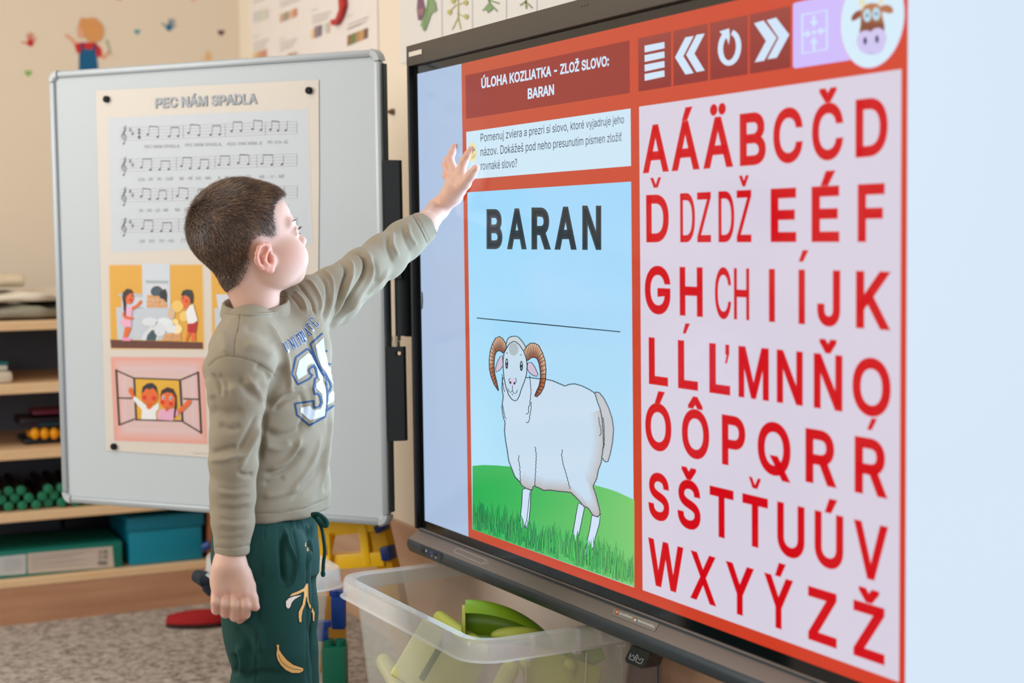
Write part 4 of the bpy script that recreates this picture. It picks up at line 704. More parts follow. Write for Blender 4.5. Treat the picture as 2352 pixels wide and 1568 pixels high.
# toy with yellow and magenta beads
ty = empty('toy_car', tuple(SH(100, 1015, .15)*np.array([1, 1, 0])+ZZ*(ZT[2]+.0006)), 'dark toy vehicle with yellow front and magenta top on the third shelf', 'toy')
def TY(px, py): return SH(px, py, .10)
def tbox(name, x0, x1, pt, pb, dep, col, off=0, bev=.01): 
    a_ = TY(x0, pb); b_ = TY(x1, pt); z0 = max(a_[2], ZT[2]+.001); MB().box((a_[0]-dep+off, a_[1], z0), (dep, 0, 0), (0, b_[1]-a_[1], 0), (0, 0, b_[2]-z0), bev).out(name, mat('toy_'+name+str(col), col, .35), ty, 'auto')
tbox('chassis', 55, 180, 1000, 1026, .16, (16, 28, 38)); tbox('body_shell', 45, 185, 953, 980, .15, (26, 16, 30), 0); tbox('roof_part', 75, 180, 938, 954, .12, (104, 24, 64)); tbox('side_band', 90, 185, 966, 976, .01, (14, 70, 90), .008, .003)
for x in (80, 102, 124, 146): a_ = TY(x, 995); MB().sphere((a_[0]+.004, a_[1], a_[2]), (.014, .0135, .017), 14, 10).out('yellow_bead', mat('bead_yellow', (244, 166, 10), .3), ty, True)
tbox('front_block', 66, 170, 984, 1006, .05, (200, 120, 12), -.01, .006)
# row of dark green tubes lying with their ends to the room
mt = mat('black_marker_barrel', (6, 12, 12), .7); mt2 = mat('green_marker_cap', (26, 122, 88), .5); proto = None; n = 0
cent = [(-2, 1116, 11), (29, 1105, 13), (56, 1119, 12), (84, 1126, 11.5), (114, 1124, 11.5), (8, 1138, 12), (38, 1143, 12), (67, 1145, 11.5), (98, 1147, 11), (128, 1143, 11), (-8, 1168, 10), (22, 1169, 12), (53, 1164, 11), (83, 1164, 11), (113, 1163, 11), (142, 1160, 10.5)]
rr_ = .0137; zs = ZT[3]+.0008; TUB = []
for row_ in range(3):
    for i in range(12):
        y = float(SH(-38, 1165)[1])+(i+(.5 if row_ % 2 else 0))*(2*rr_+.0012)*1.28; z = zs+rr_+row_*rr_*1.55
        if row_ == 2 and i % 5 == 4: continue
        TUB.append((y+random.uniform(-.002, .002), z+random.uniform(0, .001), -.03-random.uniform(0, .02)))
ORD = ['first', 'second', 'third', 'fourth', 'fifth', 'sixth', 'seventh', 'eighth', 'ninth', 'tenth', 'eleventh', 'twelfth']
nr = {0: 'bottom', 1: 'middle', 2: 'top'}
for i, (y, z, dx) in enumerate(TUB):
    r_ = 0 if z < zs+rr_*1.5 else (1 if z < zs+rr_*3 else 2)
    if proto is None:
        proto = empty('marker_pen', (SX+dx, y, z)); a = MB().tube([(SX+dx, y, z), (SX+dx-.3, y, z)], rr_*.82, 16, False).out('barrel', mt, proto, 'auto'); b = MB().tube([(SX+dx+.003, y, z), (SX+dx+.002, y, z), (SX+dx-.007, y, z)], [rr_*.8, rr_*.96, rr_*.96], 16).out('end_cap', mt2, proto, 'auto'); t = proto
    else:
        t = proto.copy(); COL.objects.link(t); t.location = (SX+dx, y, z)
        for ch in (a, b): c2 = ch.copy(); COL.objects.link(c2); c2.parent = t
    k_ = sum(1 for q in TUB[:i] if abs(q[1]-z) < rr_); tag(t, 'black marker with green end cap, %s from the left, %s row, fourth shelf' % (ORD[k_], nr[r_]), 'marker', 'green-capped markers piled on the fourth shelf')
# game box with white label
gb, q = sbx('board_game_box', -80, 281, 1251, 1313, .28, (12, 120, 108), 'flat teal game box with a white printed side on the bottom shelf', 'box', 4, .03, .002)
d = Draw(lambda x, y, l: SH(x, y, .03-.0008*l)); d.poly([(-30, 1281), (60, 1272), (60, 1317.5), (-30, 1324)], (196, 200, 204), 1); d.poly([(63, 1271), (258, 1254), (262, 1302), (64, 1317)], (204, 192, 184), 1)
for i in range(6): d.line([(70, 1277+i*6), (215-(i*23) % 50, 1264+i*6.1)], 1.2, (176, 166, 160), 2)
for i in range(5): d.line([(8, 1286+i*6), (50, 1282+i*6)], 1.2, (176, 180, 184), 2)
for i, (x, y, c) in enumerate(((226, 1263, (176, 150, 140)), (238, 1262, (120, 150, 110)), (226, 1275, (170, 160, 150)), (238, 1274, (150, 140, 136)))): d.quad(x, y, x+9, y+9, c, 2)
d.quad(225, 1288, 246, 1297, (130, 128, 126), 2); d.out('printed_label', M_PRINT, gb)
a, _ = sbx('dark_case', 150, 258, 1186, 1305, .1, (20, 22, 34), 'black case standing behind the teal game box on the bottom shelf', 'case', 4, .34, .01)
bb = empty('storage_crate', tuple(SH(380, 1280, .1)*np.array([1, 1, 0])+ZZ*(ZT[4]+.0006)), 'bright blue plastic crate at the right end of the bottom shelf', 'crate'); y0 = float(SH(292, 1240, .03)[1]); y1 = YE-.012; z0 = ZT[4]+.001; z1 = float(SH(330, 1186, .03)[2]); mbl = mat('blue_plastic', (8, 138, 168), .4)
zm = z0+(z1-z0)*.72
MB().box((SX-.40, y0+.006, z0), (.37, 0, 0), (0, y1-y0-.012, 0), (0, 0, zm-z0), .006).out('crate_body', mbl, bb, 'auto'); MB().box((SX-.405, y0, zm), (.38, 0, 0), (0, y1-y0, 0), (0, 0, z1-zm), .004).out('crate_lid', mat('blue_plastic_dark', (8, 118, 146), .4), bb, 'auto')
# red shoe on the carpet by the shelf end, blue knob, dark clip
def shoe():
    c = onpl(440, 1405, (0, 0, .04), (0, 0, 1)); t = empty('slipper', (c[0], c[1], 0), 'dark red slipper with dark sole on the carpet in front of the shelf end', 'slipper'); ax = R_*np.array([1, 1, 0]); ax /= np.linalg.norm(ax); ay = np.array([-ax[1], ax[0], 0]); rings = []; r2 = []
    for u in np.linspace(0, 1, 12):
        wdt = .036*math.sin(math.pi*min(1, .12+u*.9))**.5+.004; h = .03*math.sin(math.pi*min(.95, .15+u*.55))+.004; cc = np.array([c[0], c[1], 0])+ax*(u-.4)*.17
        rings.append([cc+ay*wdt*math.cos(a)+ZZ*(.014+h*max(0, math.sin(a))) for a in np.linspace(0, 2*math.pi, 14, endpoint=False)]); r2.append([cc+ay*(wdt+.002)*math.cos(a)+ZZ*(.008+.0075*math.sin(a)) for a in np.linspace(0, 2*math.pi, 14, endpoint=False)])
    MB().loft(rings).out('upper', mat('dark_red_felt', (150, 14, 20), .85, noise=.1), t, 'auto'); MB().loft(r2).out('sole', mat('brown_sole', (60, 22, 18), .7), t, 'auto')
shoe()
k0 = SH(472, 1255, -.012); kn = MB().tube([SH(466, 1262, 0.0), SH(472, 1254, -.03), SH(482, 1250, -.035)], [.008, .012, .013], 12).out('coat_hook', mat('blue_hook', (20, 60, 130), .4), smooth='auto'); tag(kn, 'small dark blue knob on the right end of the shelf unit', 'hook')
# ------------------------------------------------------------------ yellow easel behind the whiteboard
ea = empty('folding_easel', tuple(atd(810, 1280, 3.66)*np.array([1, 1, 0])), 'yellow plastic folding step frame with blue joints below the whiteboard', 'step stool'); my = mat('yellow_plastic', (255, 202, 24), .38, noise=.02); mb_ = mat('navy_plastic', (16, 44, 110), .4)
def EA(px, py, o=0): return onpl(px, py, atd(810, 1280, 3.66)+NW*o, NW)
def rail(name, pts, w, m, th=.03, o=0):
    P = [EA(x, y, o) for x, y in pts]; A, B = P; e = B-A; L = np.linalg.norm(e); e /= L; s_ = np.cross(e, NW); return MB().box(A-s_*w/2, e*L, s_*w, -NW*th, .004).out(name, m, ea, 'auto')
fl = EA(840, 1700)[2]
def leg_to_floor(x0, y0, x1, y1, **k):
    A = EA(x0, y0); B = EA(x1, y1); t = A[2]/(A[2]-B[2]); P = A+(B-A)*(t*.995); e = P-A; L = np.linalg.norm(e); e /= L; s_ = np.cross(e, NW); MB().box(A-s_*.022, e*L, s_*.044, -NW*.035, .005).out('leg', my, ea, 'auto')
leg_to_floor(858, 1190, 905, 1400); leg_to_floor(745, 1190, 700, 1400)
rail('top_rail', [(700, 1221), (866, 1203)], .034, my, .04, .004); rail('middle_rail', [(700, 1296), (880, 1284)], .034, my, .05, .006); rail('inner_strut', [(830, 1205), (842, 1300)], .022, my, .02, .008)
leg_to_floor(858, 1190, 905, 1400)
for a_, b_ in (((865, 1206), (872, 1222)), ((880, 1256), (886, 1288))): rail('joint_pad', [a_, b_], .024, mb_, .035, .012)
MB().tube([EA(756, 1225, .012), EA(758, 1290, .012)], .005, 8).out('link_rod', my, ea)
# ------------------------------------------------------------------ clear storage boxes with toys
def plastic(name, a, col=(226, 224, 218), rough=.28):
    m = mat(name, col, rough, noise=.02, nscale=8, alpha=a); return m
M_CLR = plastic('milky_plastic', .24, (226, 226, 220)); M_RIM = plastic('milky_plastic_rim', .36, (240, 240, 238), .12); M_RIB = plastic('milky_plastic_rib', .5, (220, 214, 212), .3)
def rrect(cx, cy, hx, hy, r, z, n=6):
    P = []
    for qx, qy, a0 in ((1, 1, 0), (-1, 1, 90), (-1, -1, 180), (1, -1, 270)):
        for t in np.linspace(a0, a0+90, n): P.append((cx+qx*(hx-r)+r*math.cos(math.radians(t)), cy+qy*(hy-r)+r*math.sin(math.radians(t)), z))
    return P
class RB(MB):
    rot = (0, 0, 0)
    def out(s, *a, **k):
        cx, cy, an = RB.rot; c, q = math.cos(an), math.sin(an); s.v = [(cx+(p[0]-cx)*c-(p[1]-cy)*q, cy+(p[0]-cx)*q+(p[1]-cy)*c, p[2]) for p in s.v]; return MB.out(s, *a, **k)
def clearbox(x0, x1, y0, y1, h, label, ribs, an=0.):
    cx, cy, hx, hy = (x0+x1)/2, (y0+y1)/2, (x1-x0)/2, (y1-y0)/2; RB.rot = (cx, cy, an)
    t = empty('storage_box', (cx, cy, 0), label, 'box', 'clear plastic storage boxes')
    k = hx-.022, hy-.022; b = hx-.06, hy-.055; r = .045
    RB().loft([rrect(cx, cy, b[0]-.01, b[1]-.01, r*.7, .0), rrect(cx, cy, b[0], b[1], r*.8, .012), rrect(cx, cy, k[0], k[1], r, h-.003), rrect(cx, cy, k[0]-.0025, k[1]-.0025, r-.002, h-.003), rrect(cx, cy, b[0]-.0025, b[1]-.0025, r*.8, .0145)]).out('box_body', M_CLR, t, 'auto')
    s = RB(); R = [rrect(cx, cy, k[0]-.002, k[1]-.002, r, h-.004), rrect(cx, cy, k[0]+.002, k[1]+.002, r, h), rrect(cx, cy, hx-.004, hy-.004, r+.012, h), rrect(cx, cy, hx-.001, hy-.001, r+.016, h-.004), rrect(cx, cy, hx+.001, hy+.001, r+.018, h-.034), rrect(cx, cy, hx+.006, hy+.006, r+.02, h-.037), rrect(cx, cy, hx-.002, hy-.002, r+.014, h-.035), rrect(cx, cy, hx-.0035, hy-.0035, r+.012, h-.006)]
    s.loft(R, cap=False).out('rim', M_RIM, t, 'auto')
    for f in ribs:
        x = x1-.006; y = y0+(y1-y0)*f; RB().box((x-.014, y-.001, h-.045), (.016, 0, 0), (0, .0022, 0), (0, 0, .042)).box((x-.012, y-.009, h-.046), (.012, 0, 0), (0, .010, 0), (0, 0, .012)).out('rim_rib', M_RIB, t)
    for f in (.2, .5, .8):
        x = x0+(x1-x0)*f; RB().box((x-.001, y0+.002, h-.034), (.0022, 0, 0), (0, .019, 0), (0, 0, .03)).out('rim_rib', M_RIB, t)
    for f in (.3, .62): y = y0+(y1-y0)*f; RB().loft([[(x1-.0605+.0015, y-.001, .02), (x1-.058+.0015, y-.001, .02), (x1-.058+.0015, y+.001, .02), (x1-.0605+.0015, y+.001, .02)], [(x1-.0225, y-.001, h-.05), (x1-.020, y-.001, h-.05), (x1-.020, y+.001, h-.05), (x1-.0225, y+.001, h-.05)]]).out('wall_rib', M_RIB, t)
    return t
HB = .405
# the big box stands parallel to the display: its long rim runs along XS
A_ = onpl(902, 1385, (0, 0, HB), (0, 0, 1)); B_ = onpl(994, 1431, (0, 0, HB), (0, 0, 1)); q_ = onpl(1257, 1453.6, (0, 0, HB), (0, 0, 1)); l_ = onpl(786, 1325, (0, 0, HB), (0, 0, 1))
v0 = (np.dot(A_, YS)+np.dot(B_, YS))/2-.003; u1 = float(np.dot(q_, XS))+.003; u0 = float(np.dot(l_, XS))-.034; v1 = v0+.375
def UV(u, v, z): return XS*u+YS*v+ZZ*z
cc_ = UV((u0+u1)/2, (v0+v1)/2, 0); hx_b, hy_b = (u1-u0)/2, (v1-v0)/2
clearbox(cc_[0]-hx_b, cc_[0]+hx_b, cc_[1]-hy_b, cc_[1]+hy_b, HB, 'large clear plastic box of light green toy pieces under the display', (.32, .56, .8), A3)
bx0 = cc_[0]-hx_b; c2 = onpl(545, 1331, (0, 0, HB), (0, 0, 1)); cx1 = bx0-.012
clearbox(cx1-.34, cx1, c2[1], c2[1]+.228, HB, 'clear plastic box of orange toy pieces, half hidden behind the boy', (.2, .7))
def LB_(px, py, v=.06): return onpl(px, py, UV(0, v0+v, 0), YS)          # on a plane just inside the long front wall
def RB_(px, py, u=.06): return onpl(px, py, UV(u1-u, 0, 0), XS)          # on a plane just inside the right wall
lg = mat('light_green_plastic', (196, 204, 92), .35, noise=.03); lg2 = mat('leaf_green_plastic', (140, 180, 40), .35, noise=.03); lg3 = mat('pale_yellow_green_plastic', (224, 220, 140), .4, noise=.03); og = mat('amber_plastic', (226, 160, 60), .4); dg = mat('dark_green_plastic', (10, 110, 84), .4); nb = mat('toy_blue_plastic', (20, 66, 150), .4)
def ctoy(name, label, c): return empty(name, c, label, 'toy')
# rods
def rod(a, b, r, m, label):
    t = MB().tube([a, a+(b-a)*.02, b-(b-a)*.02, b], [r*.7, r, r, r*.7], 18).sphere(a, r*.92, 16, 10).sphere(b, r*.92, 16, 10).out('toy_rod', m, smooth='auto'); tag(t, label, 'toy', 'toy pieces in the clear box'); return t
rod(LB_(1010, 1418, .17), LB_(1110, 1490, .13), .0145, lg, 'yellow-green toy rod sticking up at the left of the curved green channel')
rod(LB_(882, 1518, .085), LB_(940, 1620, .10), .017, lg3, 'pale yellow toy rod seen through the left wall of the clear box')
rod(RB_(1172, 1535, .085), RB_(1120, 1640, .10), .017, lg3, 'pale yellow toy rod standing near the front corner of the clear box')
# curved channel piece: shell opening to the room with end plate
def channel():
    c = LB_(1150, 1437, .20); ax = R_*np.array([1, 1, 0]); ax /= np.linalg.norm(ax); ay = np.array([-ax[1], ax[0], 0]); t = ctoy('toy_channel', 'leaf green curved toy channel with holed end plate on top of the toys', tuple(c)); tag(t, group='toy pieces in the clear box')
    up = ZZ*.94-ay*.34; fw = np.cross(ax, up)
    rings = []
    for u in np.linspace(0, 1, 18):
        s = .034*math.sqrt(max(.02, 1-(u*1.0)**2.2))+.004; cc = c+ax*(-.066+u*.165)+ZZ*(.014-.052*u*u)
        rings.append([cc+up*math.sin(a)*s*1.0+fw*math.cos(a)*s*(.9) for a in np.linspace(.85, 5.25, 15)])
    inner = [[(np.array(p)-sum(map(np.array, r))/len(r))*.82+sum(map(np.array, r))/len(r) for p in r] for r in rings]
    mb = MB()
    n = len(rings); k = len(rings[0]); 
    for R_s in (rings, inner):
        mb.add([p for r in R_s for p in r], [(i*k+j, i*k+j+1, (i+1)*k+j+1, (i+1)*k+j) for i in range(n-1) for j in range(k-1)])
    for j in (0, k-1): mb.add([r[j] for r in rings]+[r[j] for r in inner], [(i, i+1, n+i+1, n+i) for i in range(n-1)])
    mb.out('channel_shell', lg2, t, 'auto')
    mb = MB(); cen = c-ax*.066+ZZ*.006; outl = [cen+up*math.sin(a)*.036+fw*math.cos(a)*.032 for a in np.linspace(0, 2*math.pi, 22, endpoint=False)]; mb.prism(outl, -ax*.006).out('end_plate', lg, t, 'auto')
    for o in (-.014, .014): q = cen-ax*.0065+fw*o; MB().tube([q, q-ax*.001], .0085, 16).out('plate_hole', mat('shadow_green', (70, 120, 20), .5), t)
    MB().sphere(c+ax*.03-ZZ*.012-ay*.02, (.05, .02, .016), 18, 12, np.array([ax, ay, ZZ])).out('inner_leaf', lg, t, True)
channel()
def panel(c, w, h, th, m, ms, label, ang, tiltv=.5, slot=True):
    ax = R_*math.cos(ang)+U_*math.sin(ang); az = -R_*math.sin(ang)+U_*math.cos(ang); az = az*math.cos(tiltv)+D_*math.sin(tiltv); n = np.cross(ax, az); t = ctoy('toy_block', label, tuple(c)); tag(t, group='toy pieces in the clear box')
    MB().box(c-ax*w/2-az*h/2-n*th/2, ax*w, az*h, n*th, .006).out('block_body', m, t, 'auto')
    if slot: MB().tube([c-ax*w*.1-az*h*.34+n*(th/2+.0003), c-ax*w*.1+az*h*.34+n*(th/2+.0003)], [.0125, .0125], 16, flat=.1).out('block_slot', ms, t, 'auto')
sg = mat('slot_green', (130, 150, 74), .5)
panel(LB_(1010, 1530, .12), .15, .125, .024, lg3, sg, 'pale yellow toy block with a slot behind the front wall of the clear box', -.55, .35)
panel(RB_(1290, 1565, .10), .13, .09, .02, lg, sg, 'yellow-green toy block leaning in the right half of the clear box', -.3, .3, False)
panel(RB_(1335, 1490, .14), .07, .07, .02, lg2, sg, 'leaf green toy block at the right rear of the clear box', .4, .3, True)
def ball(c, r, m, label):
    t = ctoy('toy_connector', label, tuple(c)); tag(t, group='toy pieces in the clear box'); MB().sphere(c, r, 18, 12).out('ball_end', m, t, True); MB().tube([c, c+np.array([-.02, .012, -.05])], [r*.6, r*.6], 14).out('connector_stem', m, t, 'auto')
ball(RB_(1208, 1524, .08), .0125, lg3, 'pale toy connector with a ball end, left of the yellow-green block')
ball(RB_(1310, 1528, .08), .0125, lg, 'yellow-green toy connector with a ball end near the right wall')
for u, v, z, w, h, m, l in ((u0+.24, v0+.18, .12, .2, .14, lg3, 'large pale toy block at the bottom left of the clear box'), (u1-.22, v0+.2, .1, .2, .16, lg2, 'large green toy block at the bottom of the clear box')): panel(UV(u, v, z), w, h, .05, m, sg, l, .05, .3, False)
def dblock(px, py, D, w, h, d_, m, label, ang=0.):
    c = atd(px, py, D); ax = R_*math.cos(ang)+ZZ*math.sin(ang); az = ZZ*math.cos(ang)-R_*math.sin(ang); n = np.cross(ax, az); o = MB().box(c-ax*w/2-az*h/2-n*d_/2, ax*w, az*h, n*d_, .005)
    for k in (-.25, .25): o.tube([c+az*h/2+ax*w*k, c+az*(h/2+.012)+ax*w*k], .012, 14)
    o = o.out('toy_brick', m, smooth='auto'); tag(o, label, 'toy', 'toy bricks in the rear box')
dblock(735, 1450, 3.42, .11, .17, .05, og, 'large amber toy brick behind the right wall of the rear box'); dblock(655, 1430, 3.50, .06, .12, .05, og, 'amber toy brick hidden mostly behind the boy in the rear box', .3)
dblock(770, 1535, 3.30, .05, .10, .05, dg, 'dark green toy brick low at the right end of the rear box'); dblock(778, 1405, 3.36, .03, .07, .03, nb, 'navy toy brick upright at the right end of the rear box'); dblock(742, 1455, 3.30, .022, .03, .02, nb, 'small blue toy brick in front of the amber brick')
dblock(640, 1420, 3.38, .06, .1, .05, dg, 'dark green toy brick behind the boy in the rear box')
# dark clip handle on rear box corner
hc = MB().tube([atd(452, 1322, 3.42), atd(470, 1330, 3.40), atd(488, 1326, 3.40)], [.014, .018, .014], 12).tube([atd(476, 1335, 3.4), atd(474, 1352, 3.4), atd(484, 1366, 3.4)], [.010, .009, .006], 10).out('fabric_bow', mat('navy_fabric', (26, 36, 46), .8), smooth='auto'); tag(hc, 'dark navy fabric bow just left of the boy hip', 'fabric')
# ------------------------------------------------------------------ the boy: distance-field bodies meshed with surface nets
RH = R_*np.array([1, 1, 0]); RH /= np.linalg.norm(RH); DH = np.array([-RH[1], RH[0], 0]); G = np.array([RH, DH, ZZ]); BO = atd(620, 800, 2.72); BO[2] = 0
def toG(p): return (np.asarray(p)-BO)@G.T
def toW(p): return np.asarray(p)@G+BO
def P(px, py, D): return toG(atd(px, py, D))
def pix(W):
    v = W-CAM; d = v@D_; return 1176+F*(v@R_)/d, 784-F*(v@U_)/d, d
class SDF:
    def __init__(s, lo, hi, h):
        s.lo = np.array(lo, float); s.h = h; s.n = np.ceil((np.array(hi)-s.lo)/h).astype(int)+1; s.d = np.full(s.n, .05, np.float32)
        s.ax = [s.lo[i]+np.arange(s.n[i])*h for i in range(3)]
    def put(s, fn, lo, hi, k=.01, op='u', pad=.02):
        i0 = np.maximum(0, np.floor((np.array(lo)-pad-k-s.lo)/s.h).astype(int)); i1 = np.minimum(s.n, np.ceil((np.array(hi)+pad+k-s.lo)/s.h).astype(int)+1)
        if (i1 <= i0).any(): return s
        sl = tuple(slice(a, b) for a, b in zip(i0, i1)); X, Y, Z = np.meshgrid(*[s.ax[i][sl[i]] for i in range(3)], indexing='ij', sparse=True)
        b = fn(X.astype(np.float32), Y.astype(np.float32), Z.astype(np.float32)); a = s.d[sl]
        if op == 'u': h = np.clip(.5+.5*(a-b)/k, 0, 1); s.d[sl] = a*(1-h)+b*h-k*h*(1-h)
        else: b = -b; h = np.clip(.5-.5*(a-b)/k, 0, 1); s.d[sl] = a*(1-h)+b*h+k*h*(1-h)
        return s
    def cone(s, a, b, ra, rb, k=.01, op='u'):
        a = np.array(a, float); b = np.array(b, float); ab = b-a; L2 = float(ab@ab)+1e-9; r = max(ra, rb)
        def fn(X, Y, Z):
            x, y, z = X-a[0], Y-a[1], Z-a[2]; t = np.clip((x*ab[0]+y*ab[1]+z*ab[2])/L2, 0, 1)
            return np.sqrt((x-t*ab[0])**2+(y-t*ab[1])**2+(z-t*ab[2])**2)-(ra+(rb-ra)*t)
        return s.put(fn, np.minimum(a, b)-r, np.maximum(a, b)+r, k, op)
    def chain(s, pts, rs, k=.01, op='u'):
        for i in range(len(pts)-1): s.cone(pts[i], pts[i+1], rs[i], rs[i+1], k if i else k, op)
        return s
    def ell(s, c, r, M=None, k=.01, op='u'):   # M rows = local axes in grid frame
        c = np.array(c, float); r = np.array(r, float)*np.ones(3); M = np.eye(3) if M is None else np.array(M)
        def fn(X, Y, Z):
            x, y, z = X-c[0], Y-c[1], Z-c[2]; q = [(M[i, 0]*x+M[i, 1]*y+M[i, 2]*z) for i in range(3)]
            k0 = np.sqrt(sum((q[i]/r[i])**2 for i in range(3))); k1 = np.sqrt(sum((q[i]/r[i]**2)**2 for i in range(3)))+1e-6; return k0*(k0-1)/k1
        e = np.sqrt(((M*r[:, None])**2).sum(0)); return s.put(fn, c-e, c+e, k, op)
    def zloft(s, rings, phi, n=2.3, k=.01, op='u', zc=(None, None)):  # rings: (z, cx, cy, a, b)
        R = np.array(sorted(rings)); zz = np.linspace(R[0, 0], R[-1, 0], 200); T = []
        for j in range(1, 5):
            y = np.interp(zz, R[:, 0], R[:, j]); kk = np.ones(15)/15; T.append(np.convolve(np.pad(y, 7, 'edge'), kk, 'valid'))
        z0, z1 = R[0, 0], R[-1, 0]; c_, s_ = math.cos(phi), math.sin(phi)
        def fn(X, Y, Z):
            cx, cy, a, b = [np.interp(Z, zz, t).astype(np.float32) for t in T]; x, y = X-cx, Y-cy; f = x*c_-y*s_; l = x*s_+y*c_
            d = ((np.abs(f/a)**n+np.abs(l/b)**n)**(1/n)-1)*np.minimum(a, b); return np.maximum(d, np.maximum(z0-Z, Z-z1))
        m = R[:, 3:].max(); return s.put(fn, (R[:, 1].min()-m, R[:, 2].min()-m, z0), (R[:, 1].max()+m, R[:, 2].max()+m, z1), k, op)
    def mesh(s, smooth=2):
        d = s.d; ins = d < 0; n = s.n
        c = [ins[i:n[0]-1+i, j:n[1]-1+j, k:n[2]-1+k] for i in (0, 1) for j in (0, 1) for k in (0, 1)]
        cnt = sum(x.astype(np.int8) for x in c); act = (cnt > 0) & (cnt < 8); I = np.argwhere(act); idx = np.full(act.shape, -1, np.int32); idx[act] = np.arange(len(I))
        acc = np.zeros((len(I), 3)); num = np.zeros(len(I)); O = [(i, j, k) for i in (0, 1) for j in (0, 1) for k in (0, 1)]; V = [d[I[:, 0]+o[0], I[:, 1]+o[1], I[:, 2]+o[2]] for o in O]
        for a in range(8):
            for b in range(a+1, 8):
                if sum(abs(O[a][q]-O[b][q]) for q in range(3)) != 1: continue
                m = (V[a] < 0) != (V[b] < 0); t = np.where(m, V[a]/(V[a]-V[b]+1e-12), 0); p = np.array(O[a])+t[:, None]*(np.array(O[b])-np.array(O[a])); acc += p*m[:, None]; num += m
        v = s.lo+(I+acc/num[:, None])*s.h; F_ = []
        for ax in range(3):
            o1, o2 = (ax+1) % 3, (ax+2) % 3; A = [slice(None)]*3; B = [slice(None)]*3; A[ax] = slice(0, n[ax]-1); B[ax] = slice(1, n[ax])
            for o in (o1, o2): A[o] = B[o] = slice(1, n[o]-1)
            ia, ib = ins[tuple(A)], ins[tuple(B)]; e = np.argwhere(ia != ib); 
            if not len(e): continue
            sgn = ia[tuple(e.T)]; e = e.copy(); e[:, o1] += 1; e[:, o2] += 1
            def cell(d1, d2): q = e.copy(); q[:, o1] -= d1; q[:, o2] -= d2; return idx[q[:, 0], q[:, 1], q[:, 2]]
            Q = np.stack([cell(1, 1), cell(0, 1), cell(0, 0), cell(1, 0)], 1); Q[~sgn] = Q[~sgn][:, ::-1]; F_.append(Q)
        f = np.concatenate(F_)
        E = np.concatenate([f[:, [0, 1]], f[:, [1, 2]], f[:, [2, 3]], f[:, [3, 0]]]); 
        for it in range(smooth):
            S = np.zeros_like(v); C = np.zeros(len(v))
            for a, b in ((0, 1), (1, 0)):
                for q in range(3): S[:, q] += np.bincount(E[:, a], v[E[:, b], q], len(v))
                C += np.bincount(E[:, a], minlength=len(v))
            v = v+(S/C[:, None]-v)*.5
        return v, f
def vnorm(v, f):
    n = np.cross(v[f[:, 2]]-v[f[:, 0]], v[f[:, 3]]-v[f[:, 1]]) if f.shape[1] == 4 else np.cross(v[f[:, 1]]-v[f[:, 0]], v[f[:, 2]]-v[f[:, 0]]); N = np.zeros_like(v)
    for j in range(f.shape[1]):
        for q in range(3): N[:, q] += np.bincount(f[:, j], n[:, q], len(v))
    return N/(np.linalg.norm(N, axis=1)[:, None]+1e-12)
def segdist(px, py, pts):
    pts = np.array(pts, float); best = np.full(px.shape, 1e9); tt = np.zeros(px.shape); L = np.r_[0, np.cumsum(np.linalg.norm(np.diff(pts, axis=0), axis=1))]
    for i in range(len(pts)-1):
        a, b = pts[i], pts[i+1]; e = b-a; t = np.clip(((px-a[0])*e[0]+(py-a[1])*e[1])/(e@e+1e-9), 0, 1); d = np.hypot(px-a[0]-t*e[0], py-a[1]-t*e[1]); m = d < best; best = np.where(m, d, best); tt = np.where(m, (L[i]+t*(L[i+1]-L[i]))/L[-1], tt)
    return best, tt
def smooth_line(pts, n=6):
    p = np.array(pts, float)
    if len(p) < 3: return p
    q = np.vstack([2*p[0]-p[1], p, 2*p[-1]-p[-2]]); out = []
    for i in range(1, len(q)-2):
        for t in np.linspace(0, 1, n, endpoint=False): out.append(.5*((2*q[i])+(-q[i-1]+q[i+1])*t+(2*q[i-1]-5*q[i]+4*q[i+1]-q[i+2])*t*t+(-q[i-1]+3*q[i]-3*q[i+1]+q[i+2])*t**3))
    out.append(p[-1]); return np.array(out)
def creases(vW, N, strokes, drange=None):
    """cloth creases: each is a line along the cloth with a width (px) and a height (mm)"""
    x, y, d = pix(vW); toC = CAM-vW; toC /= np.linalg.norm(toC, axis=1)[:, None]; face = np.clip((np.sum(toC*N, 1)+.25)/.4, 0, 1); disp = np.zeros(len(vW))
    for s in strokes:
        w, a, pts = s[0], s[1], smooth_line(s[2]); a = a*.6 if w == 4 and len(s) > 3 else a; m = (x > pts[:, 0].min()-4*w) & (x < pts[:, 0].max()+4*w) & (y > pts[:, 1].min()-4*w) & (y < pts[:, 1].max()+4*w)
        if len(s) > 3: m &= (d > s[3]) & (d < s[4])
        if not m.any(): continue
        q, t = segdist(x[m], y[m], pts); tp = np.clip(np.minimum(t, 1-t)*6+.12, 0, 1) if w > 2 else 1.
        disp[m] += a*.0016*np.exp(-(q/(w*.88))**2)*tp
    return vW+N*(disp*face)[:, None]
def noise3(v, sc, seed=0):
    r = np.random.default_rng(seed); o = np.zeros(len(v))
    for i in range(10):
        k = r.normal(size=3); k *= sc*r.uniform(.6, 1.6)/np.linalg.norm(k); o += np.sin(v@k+r.uniform(0, 6.28))
    return o/3.2

PHI = math.radians(22); ef = np.array([math.cos(PHI), -math.sin(PHI), 0]); el = np.array([math.sin(PHI), math.cos(PHI), 0])
boy = empty('person', tuple(BO), 'young boy in khaki long-sleeved shirt and dark green trousers reaching up to the display', 'person')
